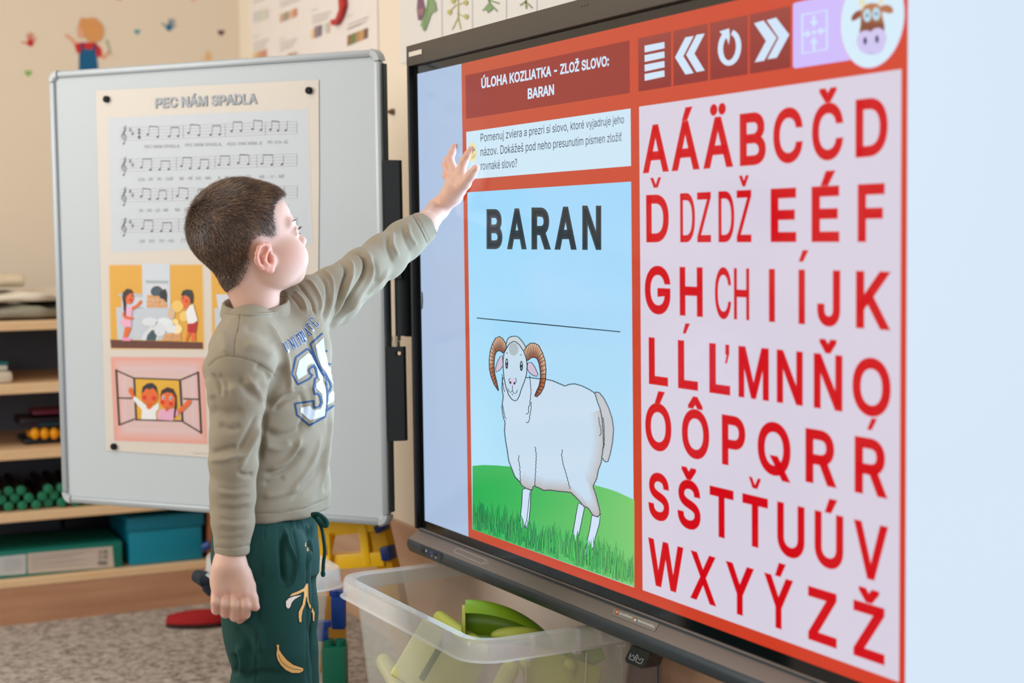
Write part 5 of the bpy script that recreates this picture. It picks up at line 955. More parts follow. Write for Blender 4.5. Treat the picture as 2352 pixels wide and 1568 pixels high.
# --- head
PSI, THT = math.radians(29), math.radians(11); HD = 2.70
hx = np.array([math.cos(PSI)*math.cos(THT), math.sin(PSI)*math.cos(THT), math.sin(THT)]); hy = np.array([-math.sin(PSI), math.cos(PSI), 0]); hz = np.cross(hx, hy); HM = np.array([hx, hy, hz])
HO = P(571, 588, HD)
def hl(x, y, z): return HO+hx*x+hy*y+hz*z
S = SDF(HO-np.array([.135, .115, .17]), HO+np.array([.145, .115, .15]), .0016)
E_ = lambda c, r, k=.02, op='u': S.ell(hl(*c), r, HM, k, op)
E_((-.006, 0, .051), (.082, .068, .076), .001); E_((-.020, 0, .046), (.071, .062, .058), .012); E_((.034, 0, .054), (.052, .056, .052), .014); E_((.040, 0, -.008), (.050, .055, .058))
E_((.038, 0, -.034), (.044, .045, .031)); E_((.074, 0, -.051), (.016, .018, .013), .014)
for s_ in (-1, 1):
    E_((.056, s_*.033, -.016), (.036, .029, .034), .018); E_((.028, s_*.044, -.034), (.026, .014, .024), .02)
S.cone(hl(.081, 0, .030), hl(.095, 0, .007), .0070, .0080, .012); E_((.0995, 0, .0055), (.0090, .0092, .0082), .008)
for s_ in (-1, 1): E_((.094, s_*.0088, .0), (.0078, .0062, .0062), .005); E_((.101, s_*.0055, -.0045), (.0035, .0024, .003), .002, 's')
E_((.080, 0, -.030), (.017, .024, .020), .014)
for a_, b_, r_2 in (((.0865, -.015, -.0285), (.0965, -.004, -.0255), .0042), ((.0965, .004, -.0255), (.0865, .015, -.0285), .0042), ((.0965, -.004, -.0255), (.0965, .004, -.0255), .0045), ((.0865, -.013, -.034), (.095, 0, -.037), .0052), ((.095, 0, -.037), (.0865, .013, -.034), .0052)): S.cone(hl(*a_), hl(*b_), r_2, r_2, .003)
for s_ in (-1, 1):
    S.cone(hl(.084, s_*.012, .041), hl(.068, s_*.046, .043), .0050, .0045, .016); E_((.0945, s_*.0285, .0265), (.0085, .010, .0065), .010, 's'); E_((.0725, s_*.0295, .0265), (.0132, .0132, .0132), .006)
    S.chain([hl(.0835, s_*.017, .0305), hl(.0842, s_*.028, .0325), hl(.078, s_*.041, .0305)], [.0026, .0032, .0028], .004); S.chain([hl(.0830, s_*.018, .0215), hl(.0835, s_*.029, .0200), hl(.078, s_*.041, .0220)], [.0024, .0026, .0024], .004)
nb0 = hl(-.012, 0, -.03); nk = P(590, 740, 2.715); S.cone(nb0, P(591, 690, 2.70), .038, .0350, .018); S.cone(P(591, 690, 2.70), P(590, 735, 2.715), .0350, .036, .01)
S.cone(hl(-.034, 0, .008), P(581, 690, 2.71), .030, .030, .018)
# near ear from its outline, far ear mirrored
EP = lambda L, dd=0.: [P(420+x/4.6125, 380+y/4.6125, 0) for x, y in L]
def earpt(x, y, o=0.):
    px_, py_ = 420+x/4.6125, 380+y/4.6125; D = HD-.066+(x-900)*.00006-o; return P(px_, py_, D)
def mir(p): q = (p-HO)@HM.T; q[1] *= -1; return HO+q@HM
for M_ in (lambda p: p, mir):
    T = lambda x, y, o=0.: M_(earpt(x, y, o))
    S.chain([T(885, 860, -.004), T(840, 920, .004), T(820, 1000, .005), T(860, 1070, .001), T(920, 1080, -.004)], [.0085, .0095, .0095, .0085, .006], .004)
    S.chain([T(905, 1000, -.014), T(880, 980, -.014)], [.014, .014], .010)
    S.ell(T(912, 985, .0075), (.0082, .0082, .0125), None, .004, 's')
    S.chain([T(845, 885, .010), T(825, 960, .012), T(835, 1030, .011)], [.0028, .0030, .0028], .004, 's')
    S.chain([T(878, 880, .011), T(872, 935, .011)], [.003, .0036], .004, 's')
    hp = [(935, 960, -.002), (928, 900, .002), (912, 855, .006), (880, 832, .009), (840, 835, .012), (805, 870, .015), (785, 930, .017), (782, 990, .016), (800, 1045, .013), (835, 1085, .010), (880, 1105, .007)]
    S.chain([T(*q) for q in hp], [.0026, .0028, .003, .0032, .0033, .0033, .0032, .0031, .0031, .0034, .0042], .003)
    S.chain([T(885, 1095, .006), T(925, 1100, .003), T(945, 1070, .001)], [.0052, .0062, .0052], .005)
    S.chain([T(905, 890, .008), T(872, 960, .0095), T(868, 1010, .0095), T(895, 1055, .008), T(925, 1062, .005)], [.0028, .0033, .0034, .0034, .003], .003)
    S.chain([T(948, 985, .001), T(952, 1025, .002)], [.0052, .0048], .005)
hv, hf = S.mesh(2)
# --- hands and arms
def Dscr(px, py): return float(np.dot(onpl(px, py, SO, YS)-CAM, D_))
Z6 = lambda x, y: (960+x/7.125, 300+y/7.125)
def HP(x, y, gap): a, b = Z6(x, y); return P(a, b, Dscr(a, b)-gap)
lo = -.02+np.minimum(P(955, 560, 3.14), P(1110, 320, 3.02)); hi = np.maximum(P(955, 560, 3.02), P(1110, 320, 3.2)); lo[1] = P(960, 530, 2.96)[1]; hi[1] = P(1100, 400, 3.22)[1]
S = SDF(lo-.012, hi+.012, .0013)
wr_ = HP(500, 1080, .048); fa = P(952, 536, 3.035); pc_ = HP(640, 810, .040)
S.chain([P(936, 549, 3.025), P(976, 516, 3.058), P(1006, 480, Dscr(1006, 480)-.075)], [.0245, .0238, .0200], .01); S.cone(P(1006, 480, Dscr(1006, 480)-.075), HP(560, 1040, .050), .0205, .0185, .01)
S.cone(HP(560, 1040, .050), HP(640, 860, .044), .0185, .0175, .016); S.cone(HP(620, 880, .044), HP(560, 740, .040), .0165, .0115, .012); S.cone(HP(640, 860, .044), HP(690, 680, .038), .0170, .0105, .012); S.cone(HP(600, 860, .042), HP(520, 790, .032), .014, .0095, .012)
S.chain([HP(690, 680, .038), HP(750, 500, .030), HP(815, 390, .020), HP(872, 300, .009)], [.0098, .0082, .0070, .0060], .004)       # index
S.chain([HP(590, 670, .040), HP(520, 480, .040), HP(560, 350, .024), HP(603, 255, .010)], [.0100, .0082, .0068, .0060], .004)       # middle
S.chain([HP(530, 700, .034), HP(458, 560, .030), HP(475, 470, .012), HP(520, 430, .006)], [.0095, .0078, .0064, .0056], .003)       # ring
S.chain([HP(520, 790, .028), HP(452, 740, .018), HP(460, 660, .006), HP(480, 620, .004)], [.0088, .0068, .0058, .0052], .003)       # little
S.chain([HP(660, 960, .042), HP(760, 860, .046), HP(865, 725, .036), HP(945, 615, .024)], [.0150, .0115, .0086, .0074], .008)       # thumb
S.cone(HP(690, 700, .034), HP(760, 820, .038), .008, .009, .012)
nail = HP(950, 608, .0315); S.ell(nail, (.0042, .0015, .0056), None, .0008)
lv, lf = S.mesh(2)
# right hand hanging
Z5 = lambda x, y, D: P(450+x/4.261, 1200+y/4.261, D)
DA = 2.567
S = SDF(Z5(120, 1010, DA-.055)-.03*np.array([1, 0, 1]), Z5(650, 250, DA+.075)+np.array([.02, 0, .05]), .0013)
M2 = None
S.cone(Z5(348, 240, DA+.008), Z5(325, 420, DA), .0215, .0230, .01); S.ell(Z5(330, 385, DA+.002), (.0255, .0185, .024), None, .01)
S.ell(Z5(345, 555, DA), (.0335, .0145, .030), None, .009); S.cone(Z5(250, 470, DA), Z5(235, 680, DA-.001), .0125, .0115, .014); S.cone(Z5(400, 450, DA), Z5(470, 690, DA-.002), .0135, .0125, .014)
for (k1, k2, e1, e2, r, b) in (((205, 690), (200, 770), (202, 850), (215, 835), .0092, .024), ((292, 700), (290, 790), (292, 880), (302, 865), .0098, .026), ((388, 705), (388, 800), (386, 912), (396, 900), .0103, .027), ((478, 700), (492, 800), (478, 890), (430, 940), .0100, .022)):
    S.chain([Z5(*k1, DA-.002), Z5(*k2, DA-.006), Z5(*e1, DA+.006), Z5(*e2, DA+b)], [r*1.03, r*1.0, r*.95, r*.82], .0012)
S.chain([Z5(470, 500, DA+.006), Z5(522, 620, DA+.004), Z5(556, 740, DA-.001), Z5(584, 825, DA-.002)], [.0125, .0098, .0080, .0070], .005)
rv, rf = S.mesh(2)
# torso, upper arms and legs under the clothes, one skin with head and hands
def zr(py, D, x=620): return P(x, py, D)[2]
S = SDF(P(430, 800, 2.5)*np.array([1, 1, 0])+np.array([-.05, -.05, .02]), P(1010, 480, 3.15)*np.array([1, 1, 0])+np.array([0, .02, 1.16]), .005)
cy0 = P(620, 900, 2.72)[1]
def X(px, D=2.72, py=900): return P(px, py, D)[0]
S.zloft([(.47, X(600), cy0, .055, .08), (.62, X(605), cy0, .06, .085), (.75, X(625), cy0, .072, .098), (.86, X(615), cy0, .06, .09), (.92, X(600), cy0, .045, .06)], PHI, 2.2, .02)
S.cone(P(590, 735, 2.715), P(590, 800, 2.72), .036, .045, .02)
S.chain([P(575, 815, 2.63), P(545, 1030, 2.575), P(534, 1150, 2.575), Z5(335, 330, DA+.004)], [.030, .026, .024, .0225], .015)
S.chain([P(718, 715, 2.82), P(840, 625, 2.93), P(927, 553, 3.027), P(958, 530, 3.045)], [.030, .024, .021, .019], .015)
for lat, dz in ((-1, 0), (1, .01)):
    bx_, by_ = X(624)-.01*(lat+1)+el[0]*.06*lat, cy0+el[1]*.06*lat; S.chain([(bx_, by_, .5), (bx_-.012, by_, .33), (bx_, by_, .08)], [.038, .030, .024], .02); S.chain([(bx_+dz, by_, .075), (bx_+dz+ef[0]*.1, by_+ef[1]*.1, .055)], [.028, .022], .01)
bv, bf = S.mesh(2)
V = np.concatenate([hv, lv, rv, bv]); Fq = np.concatenate([hf, lf+len(hv), rf+len(hv)+len(lv), bf+len(hv)+len(lv)+len(rv)]); VW = toW(V)
# skin colour: blood in cheeks, ears, knuckles, lips; short stubble colour on the scalp edge
skin0 = np.array(lin((208, 168, 148))); col = np.tile(skin0, (len(V), 1)); q = (V-HO)@HM.T
def blend(mask, c):
    global col; col = col*(1-mask[:, None])+np.array(lin(c))*mask[:, None]
ish = np.arange(len(V)) < len(hv)
blend(np.exp(-(((q[:, 0]-.06)/.03)**2+((np.abs(q[:, 1])-.045)/.03)**2+((q[:, 2]+.012)/.024)**2))*.16*ish, (236, 156, 146))
blend(np.exp(-(((q[:, 0]-.092)/.012)**2+((q[:, 2]+.031)/.008)**2+(q[:, 1]/.02)**2))*.9*ish, (206, 112, 108))
blend(np.clip((np.abs(q[:, 1])-.066)/.008, 0, 1)*(np.abs(q[:, 0]) < .05)*(np.abs(q[:, 2]) < .04)*.5*ish, (226, 140, 118))
hx_, hy_, _ = pix(VW); 
kn = np.zeros(len(V))
for x, y in ((498, 1364), (518, 1366), (540, 1368), (563, 1367), (500, 1398), (518, 1406), (540, 1414), (556, 1418), (587, 1398)): kn = np.maximum(kn, np.exp(-((hx_-x)**2+(hy_-y)**2)/90))
for x, y in ((1029, 367), (1071, 362), (1083, 341), (1046, 334), (1094, 384), (1023, 380), (1023, 403)): kn = np.maximum(kn, np.exp(-((hx_-x)**2+(hy_-y)**2)/45))
blend(kn*.30*(~ish), (214, 128, 112)); blend((np.exp(-((hx_-1093)**2/14+(hy_-383)**2/20)))*(~ish)*.5, (238, 180, 176))
HAIRP = [(660, 380), (657, 440), (650, 455), (640, 462), (629, 474), (628, 490), (632, 505), (637, 520), (636, 540), (624, 549), (600, 543), (585, 550), (577, 566), (574, 585), (576, 600), (570, 622), (562, 638), (552, 652), (535, 664), (480, 700), (380, 650), (380, 380)]
def inpoly(x, y, poly):
    p = np.array(poly); r = np.zeros(x.shape, bool)
    for i in range(len(p)):
        a, b = p[i-1], p[i]; m = ((a[1] > y) != (b[1] > y)); xi = (b[0]-a[0])*(y-a[1])/(b[1]-a[1]+1e-9)+a[0]; r ^= m & (x < xi)
    return r
def hairdepth(qloc):   # signed distance in px inside the hair outline, both sides of the head alike
    m = qloc.copy(); m[:, 1] = -np.abs(m[:, 1]); W = toW(HO+m@HM); x, y, _ = pix(W); d, _t = segdist(x, y, HAIRP+[HAIRP[0]]); return np.where(inpoly(x, y, HAIRP), d, -d)
hd = hairdepth(q[:len(hv)]); earm = (np.abs(q[:len(hv), 1]) > .073) & (np.abs(q[:len(hv), 0]-.004) < .027) & (q[:len(hv), 2] < .03) & (q[:len(hv), 2] > -.03)
hd[earm] = -20
mk = np.zeros(len(V)); mk[:len(hv)] = np.clip((hd+8)/22, 0, 1)*.8; blend(mk, (128, 102, 90))
m_skin = mat('child_skin', (0, 0, 0), .5, noise=.03, nscale=90, attr=True, bump=.12, bscale=900); bs_ = m_skin.node_tree.nodes['Principled BSDF']; bs_.inputs['Subsurface Weight'].default_value = .25; bs_.inputs['Subsurface Radius'].default_value = (.012, .005, .003); bs_.inputs['Subsurface Scale'].default_value = .35
body = obj('body', VW, Fq, m_skin, boy, True, cols=col)
# eyes and lashes
for s_ in (-1, 1):
    c = toW(hl(.0733, s_*.0285, .0262)); f_ = hx@G; e = MB().sphere(c, .0124, 20, 14).out('eye', mat('eye_white', (236, 234, 232), .15), boy, True)
    MB().sphere(c+f_*.0068, .0066, 14, 10).out('iris', mat('brown_iris', (60, 36, 24), .1), e, True)
    lm = MB()
    for t in np.linspace(-1, 1, 15):
        a = hl(.0865-.006*t*t, s_*(.029+.0125*t), .0295); b = a+hx*.0065+hz*(.0035-.001*abs(t))+hy*s_*t*.005; lm.tube([toW(a), toW((a+b)/2)-ZZ*.0008, toW(b)], [.0004, .00032, .0001], 4); a = hl(.0855-.006*t*t, s_*(.029+.012*t), .0225); lm.tube([toW(a), toW(a+hx*.0035-hz*.0015)], [.0003, .0001], 4)
    lm.out('eyelash', mat('lash_black', (22, 16, 16), .6), boy)
    bm_ = MB(); 
    for t in np.linspace(0, 1, 26): a = hl(.0888-.0165*t*t, s_*(.014+.032*t), .0425+.003*math.sin(t*2.6)); b = a+hy*s_*.006+hz*.0015; bm_.tube([toW(a), toW(b)], [.0006, .0003], 4)
    bm_.out('eyebrow', mat('brow_brown', (96, 72, 60), .7), boy)
# --- hair: short cap with strands combed away from the crown whorl
N = vnorm(VW[:len(hv)], hf); thick = np.clip(hd/26, 0, 1)**.7; qh = q[:len(hv)]; top = np.clip((qh[:, 2]-.02)/.07, 0, 1)
off = (.0006+thick*(.002+.004*top)); capv = VW[:len(hv)]+N*off[:, None]
# tuft pushed forward over the forehead
fr_ = np.clip((qh[:, 0]-.03)/.05, 0, 1)*top*np.clip(hd/10, 0, 1); capv = capv+(hx@G)*(fr_*.006)[:, None]
keep = (hd > 4)[hf].all(1); fk = hf[keep]; used = np.unique(fk); rm = np.full(len(hv), -1); rm[used] = np.arange(len(used)); cv = capv[used]; cf = rm[fk]; cn = vnorm(cv, cf)
cent = cv[cf].mean(1); nn_ = cn[cf].mean(1); hdf = hd[used][cf].mean(1); ar = np.linalg.norm(np.cross(cv[cf[:, 1]]-cv[cf[:, 0]], cv[cf[:, 3]]-cv[cf[:, 0]]), axis=1)
NS = 46000; pr = ar*np.clip(.12+hdf/16, 0, 1); pick = rng.choice(len(cent), NS, p=pr/pr.sum()); base = cent[pick]+rng.normal(size=(NS, 3))*.0007; nb_ = nn_[pick]
wh = toW(P(483, 478, 2.66)); tan = base-wh; dist = np.linalg.norm(tan, axis=1); tan -= nb_*np.sum(tan*nb_, 1)[:, None]; tan /= np.linalg.norm(tan, axis=1)[:, None]+1e-9
side = np.cross(nb_, tan); sw = np.exp(-dist/.035)[:, None]*1.0; ql = (toG(base)-HO)@HM.T; tp_ = np.clip((ql[:, 2]-.04)/.05, 0, 1)
down = np.tile(-ZZ, (NS, 1)); down -= nb_*np.sum(down*nb_, 1)[:, None]; fwd_ = np.tile(hx@G, (NS, 1)); fwd_ -= nb_*np.sum(fwd_*nb_, 1)[:, None]
dr = tan*(.8)+side*sw+down*(.55*(1-tp_))[:, None]+fwd_*(.5*tp_)[:, None]+rng.normal(size=(NS, 3))*.16; dr /= np.linalg.norm(dr, axis=1)[:, None]
ln = (.0055+.006*tp_+.002*rng.random(NS))*np.clip(.45+hdf[pick]/25, 0, 1); lift = (.22+.22*rng.random(NS))[:, None]
root = base-nb_*.0015; mid = root+(dr*.9+nb_*lift*1.5)*ln[:, None]*.5; tipv = root+(dr+nb_*lift*.75)*ln[:, None]; wdir = np.cross(dr, nb_); wdir /= np.linalg.norm(wdir, axis=1)[:, None]+1e-9; wd = (.00030+.0002*rng.random(NS))[:, None]
sv = np.stack([root-wdir*wd, root+wdir*wd, mid+wdir*wd*.8, mid-wdir*wd*.8, tipv+wdir*wd*.12, tipv-wdir*wd*.12], 1).reshape(-1, 3); o6 = np.arange(NS)[:, None]*6; sf = np.concatenate([o6+np.array([[0, 1, 2, 3]]), o6+np.array([[3, 2, 4, 5]])])
hc0, hc1, hc2 = np.array(lin((72, 54, 45))), np.array(lin((142, 110, 84))), np.array(lin((46, 34, 30))); r1 = rng.random(NS)**1.6; cl = noise3(base, 160, 3); mixv = np.clip(r1+.25*cl, 0, 1)[:, None]; sc_ = hc0*(1-mixv)+hc1*mixv; dkk = (rng.random(NS) < .25)[:, None]; sc_ = np.where(dkk, hc2, sc_)
HV = np.concatenate([cv, sv]); HF = np.concatenate([cf, sf+len(cv)]); fd = np.clip((hd[used]-4)/16, 0, 1)[:, None]; HC = np.concatenate([np.array(lin((166, 134, 118)))*(1-fd)+np.array(lin((66, 50, 42)))*fd, np.repeat(sc_, 6, 0)])
m_hair = mat('brown_hair', (0, 0, 0), .42, noise=.1, nscale=80, attr=True, spec=.5); obj('hair', HV, HF, m_hair, boy, True, cols=HC)
# --- shirt
S = SDF(P(440, 1215, 2.45)*np.array([1, 1, 0])+np.array([-.05, -.04, .52]), P(1010, 460, 3.12)*np.array([1, 1, 0])+np.array([0, .06, 1.14]), .0028)
ring = lambda py, px, a, b: (zr(py, 2.72), X(px, 2.72, py), cy0, a, b)
S.zloft([(zr(1178, 2.72), X(619, 2.72, 1178), cy0, .090, .118), ring(1140, 622, .092, .118), ring(1090, 624, .090, .116), ring(1000, 627, .093, .116), ring(910, 626, .097, .118), ring(840, 622, .090, .122), ring(785, 614, .082, .128), ring(750, 604, .068, .105), ring(722, 592, .052, .068), ring(708, 590, .044, .052)], PHI, 2.25, .012)
S.chain([P(572, 765, 2.65), P(556, 838, 2.585)], [.048, .058], .02)                      # near shoulder
S.chain([P(556, 838, 2.585), P(547, 905, 2.575), P(543, 1000, 2.565), P(539, 1060, 2.565), P(535, 1130, 2.57), P(535.5, 1200, 2.573), P(533, 1268, 2.575)], [.0575, .0475, .0385, .0365, .0335, .0320, .0300], .012)
S.chain([P(668, 735, 2.79), P(712, 706, 2.82), P(764, 681, 2.86), P(838, 624, 2.93), P(884, 589, 2.98), P(928, 552, 3.02), P(974, 520, 3.055)], [.060, .055, .0500, .0400, .0395, .0365, .0325], .014)
S.chain([P(690, 745, 2.76), P(712, 800, 2.75)], [.048, .038], .02)
S.chain([P(505, 845, 2.70), P(522, 900, 2.69)], [.030, .028], .015)                      # shoulder blade
S.put(lambda X_, Y_, Z_: Z_-(zr(1180, 2.72)), (-9, -9, zr(1240, 2.6)), (9, 9, zr(1180, 2.72)-.001), .003, 'i') if False else None
def cut(c, n):   # remove what lies beyond a plane near c
    c = np.array(c); n = np.array(n)/np.linalg.norm(n)
    S.put(lambda X_, Y_, Z_: -((X_-c[0])*n[0]+(Y_-c[1])*n[1]+(Z_-c[2])*n[2]), c-.075, c+.075, .002, 's', pad=.0)
cut(P(533, 1272, 2.575), (-.01, 0, -1)); e_ = P(977, 519, 3.057); a_ = P(928, 552, 3.02); cut(e_, e_-a_)
S.ell(P(533, 1280, 2.575), (.0262, .0262, .02), None, .002, 's'); e2 = e_-(e_-a_)*.12; S.cone(e2, e_+(e_-a_)*.1, .0262, .0262, .002, 's')
ncx = P(588, 692, 2.715); S.cone(ncx+np.array([.0, .004, .006]), ncx+np.array([0, .006, .06]), .0545, .062, .003, 's')
sv_, sf_ = S.mesh(2); sW = toW(sv_); sN = vnorm(sW, sf_)
sW = sW+sN*(noise3(sW, 55, 5)*.0014+noise3(sW, 24, 8)*.0018+noise3(sW, 130, 9)*.0005)[:, None]
FOLD = [(1.6, -1.6, [(478, 840), (492, 828), (510, 819), (535, 817), (575, 826), (610, 843), (634, 862)], 0, 2.66),
 (7, 4.5, [(618, 742), (640, 785), (655, 815), (662, 850), (667, 905)]), (11, -5, [(652, 832), (640, 868), (624, 900), (614, 940)]), (7, -4, [(610, 945), (603, 1000), (596, 1060)]),
 (3.5, 3.5, [(625, 930), (648, 908), (675, 897), (702, 889)]), (5, -3.5, [(628, 942), (655, 920), (695, 902)]), (1.4, -1.3, [(552, 722), (547, 750), (540, 782), (538, 816)]),
 (10, -3.5, [(585, 838), (612, 855), (622, 880)]), (12, 3, [(560, 792), (600, 800), (630, 822)]), (10, -2.5, [(560, 750), (600, 765), (628, 790)]), (12, 2.5, [(510, 760), (520, 790), (515, 812)]),
 (13, -3.2, [(482, 940), (520, 950), (560, 943)]), (12, 3, [(498, 905), (550, 888), (600, 868)]), (10, -3.2, [(548, 868), (572, 900), (602, 912)]), (9, 2.6, [(560, 860), (585, 890), (606, 925)]), (8, -2.6, [(500, 860), (520, 880), (525, 910)]),
 (7, -3.4, [(484, 1040), (515, 1033), (545, 1024)], 0, 2.62), (7, 3.2, [(480, 1057), (520, 1054), (562, 1042)], 0, 2.62), (7, 4.2, [(600, 975), (578, 1018), (558, 1058), (548, 1076)], 0, 2.62), (6, -3.4, [(590, 955), (566, 1000), (545, 1038)], 0, 2.62), (8, -3, [(500, 975), (530, 985), (555, 975)], 0, 2.62), (6, -2.5, [(545, 1085), (565, 1092), (582, 1088)], 0, 2.62),
 (4, -2, [(500, 1118), (535, 1124), (572, 1117)], 0, 2.62), (4, 2, [(500, 1128), (535, 1134), (575, 1129)], 0, 2.62), (4, -2.2, [(503, 1142), (540, 1146), (574, 1139)], 0, 2.62), (4, 1.8, [(500, 1153), (540, 1158), (578, 1150)], 0, 2.62), (4, -2, [(500, 1167), (540, 1170), (577, 1164)], 0, 2.62), (4, -2, [(500, 1190), (540, 1195), (570, 1190)], 0, 2.62), (4, 1.6, [(498, 1202), (540, 1206), (572, 1200)], 0, 2.62), (4, -1.8, [(498, 1216), (530, 1221), (568, 1214)], 0, 2.62), (4, -1.4, [(498, 1236), (530, 1238), (560, 1234)], 0, 2.62), (1.4, -1.4, [(487, 1254), (530, 1258), (574, 1251)], 0, 2.62),
 (6, 4.5, [(692, 1005), (668, 1048), (640, 1070), (614, 1078)]), (8, -4.5, [(700, 1030), (668, 1066), (635, 1086), (605, 1090)]), (11, -4.5, [(602, 985), (640, 1002), (685, 990), (712, 965)]), (10, 3, [(604, 1022), (640, 1030), (670, 1015)]), (5, 3.2, [(738, 1000), (718, 1056), (692, 1098), (662, 1132)]), (7, -3.2, [(748, 1030), (730, 1080), (698, 1122), (668, 1148)]), (5, 3.2, [(762, 950), (754, 1015), (746, 1080), (738, 1115)]), (5, -2.6, [(756, 1060), (750, 1100), (746, 1130)]), (6, -2.6, [(604, 1110), (630, 1105), (655, 1095)]), (9, 2.5, [(602, 1140), (640, 1135), (690, 1120)]), (1.4, -1.4, [(583, 1177), (640, 1177), (700, 1165), (752, 1143)]),
 (5, 2.2, [(705, 735), (722, 790), (744, 860), (757, 905)]), (5, -2, [(735, 828), (752, 878), (757, 930), (750, 985)]), (5, -2, [(700, 760), (716, 810), (735, 860)]), (6, -3, [(690, 900), (700, 940), (690, 990)]), (6, 2.5, [(715, 880), (722, 930), (712, 985)]),
 (4, -6, [(757, 757), (776, 700), (788, 646), (794, 622), (785, 603)]), (4, -7, [(760, 755), (790, 705), (817, 661), (835, 629), (838, 600), (826, 583), (810, 584)]), (5, 4.5, [(757, 745), (785, 690), (806, 640), (808, 610), (798, 592)]), (6, 4.5, [(772, 748), (812, 695), (838, 660), (852, 630), (852, 598), (838, 574)]), (3.5, 3.2, [(748, 738), (762, 688), (762, 645), (745, 618)]), (3.5, -3.4, [(742, 735), (752, 690), (748, 650), (730, 630)]), (3.5, 3, [(735, 722), (736, 690), (720, 655), (703, 640)]), (3, -3.4, [(724, 724), (716, 692), (694, 662), (682, 652)]), (3.5, 2.6, [(706, 716), (696, 690), (676, 668)]), (3, -3, [(694, 712), (680, 690), (664, 676)]),
 (7, -3.4, [(772, 742), (830, 698), (880, 655), (905, 628)]), (4.5, 3.4, [(790, 717), (848, 672), (878, 640), (893, 618)]), (5, 2.6, [(902, 530), (902, 560), (915, 590)]), (5, -2.6, [(890, 540), (890, 570), (903, 603)]), (5, 2.4, [(935, 512), (942, 542), (958, 566)]), (5, -2.2, [(924, 520), (930, 550), (944, 578)]), (6, -2.6, [(850, 590), (865, 620), (862, 650)]), (1.4, -1.5, [(946, 492), (963, 520), (981, 557)]), (1.4, -1.2, [(951, 489), (969, 518), (986, 553)]),
 (3, 2.2, [(512, 720), (580, 724), (655, 716)]), (8, 3, [(476, 870), (486, 900), (492, 915)]), (6, -4, [(486, 858), (500, 878), (512, 910)])]
sW = creases(sW, sN, FOLD)
m_sh = mat('khaki_jersey', (146, 135, 115), .9, noise=.05, nscale=30, bump=.18, bscale=1800); shirt = obj('shirt', sW, sf_, m_sh, boy, True)
# collar band around the neck
def band(px0, pxy, rx, ry, tilt):
    rings = []
    for t in np.linspace(0, 2*math.pi, 48, endpoint=False):
        c, s_ = math.cos(t), math.sin(t); b = P(587, 700, 2.715)+np.array([rx*c, ry*s_+.004, tilt*s_+.002*c*c]); o = np.array([c, s_, 0]); rings.append([toW(b+o*.0065+ZZ*-.020), toW(b+o*.0082+ZZ*-.0165), toW(b+o*.0042+ZZ*.002), toW(b+o*.0015+ZZ*.0045), toW(b-o*.0018+ZZ*.002), toW(b+o*.001+ZZ*-.020)])
    v = [p for r in rings for p in r]; n = 48; k = 6; f = [(i*k+j, i*k+(j+1) % k, ((i+1) % n)*k+(j+1) % k, ((i+1) % n)*k+j) for i in range(n) for j in range(k)]
    return MB().add(v, f).out('collar', m_sh, shirt, True)
band(0, 0, .0535, .050, .011)
# --- trousers
S = SDF(P(450, 1500, 2.5)*np.array([1, 1, 0])+np.array([-.04, -.06, .03]), P(790, 1180, 2.9)*np.array([1, 1, 0])+np.array([0, .06, .66]), .0032)
wz = zr(1186, 2.72)+.012
S.zloft([(zr(1330, 2.72), X(606, 2.72, 1330), cy0, .078, .106), (zr(1270, 2.72), X(605, 2.72, 1270), cy0, .082, .106), (zr(1215, 2.72), X(605, 2.72, 1215), cy0, .081, .104), (wz, X(612, 2.72, 1190), cy0, .080, .104)], PHI, 2.3, .02)
def legc(py, px, D): return P(px, py, D)
S.chain([legc(1290, 603, 2.66), legc(1390, 609, 2.66), legc(1450, 613, 2.66), legc(1500, 622, 2.66), legc(1540, 632, 2.665), legc(1578, 622, 2.67), legc(1680, 618, 2.69), legc(1800, 620, 2.72), legc(1850, 620, 2.73)], [.082, .0715, .0680, .0620, .0540, .0630, .060, .055, .048], .02)
S.chain([legc(1290, 634, 2.78), legc(1400, 640, 2.78), legc(1500, 644, 2.78), legc(1570, 645, 2.78), legc(1700, 655, 2.79), legc(1790, 655, 2.81)], [.072, .066, .062, .062, .055, .046], .018)
tv, tf = S.mesh(2); tW = toW(tv); tN = vnorm(tW, tf); tW = tW+tN*(noise3(tW, 30, 11)*.0018)[:, None]
tW = creases(tW, tN, [(1.4, -1.5, [(609, 1198), (604, 1260), (600, 1330), (595, 1400), (590, 1480), (586, 1568)]), (6, -6, [(650, 1225), (648, 1270), (652, 1330), (656, 1342)]), (4, 4, [(652, 1210), (662, 1250), (678, 1290), (672, 1330), (660, 1345)]), (3, -2, [(670, 1205), (678, 1240), (684, 1280), (682, 1320)]), (4, 3, [(700, 1200), (712, 1240), (716, 1290)]), (4, -4, [(716, 1205), (709, 1260), (708, 1320)]), (4, -5, [(708, 1300), (709, 1400), (708, 1500), (707, 1568)]), (3, 2, [(690, 1190), (697, 1215)]), (3, -2, [(680, 1190), (686, 1215)]), (3, 2, [(668, 1192), (674, 1215)]),
 (9, 5, [(548, 1480), (558, 1515), (552, 1545)]), (7, -5, [(538, 1500), (545, 1530), (535, 1550)]), (10, -3, [(560, 1560), (600, 1545), (650, 1550)]), (14, 3, [(560, 1420), (590, 1450), (600, 1500)]), (10, -2.5, [(540, 1440), (570, 1470), (580, 1510)])])
m_tr = mat('dark_green_fleece', (3, 57, 50), .9, noise=.1, nscale=60, bump=.25, bscale=1200); trous = obj('trousers', tW, tf, m_tr, boy, True)
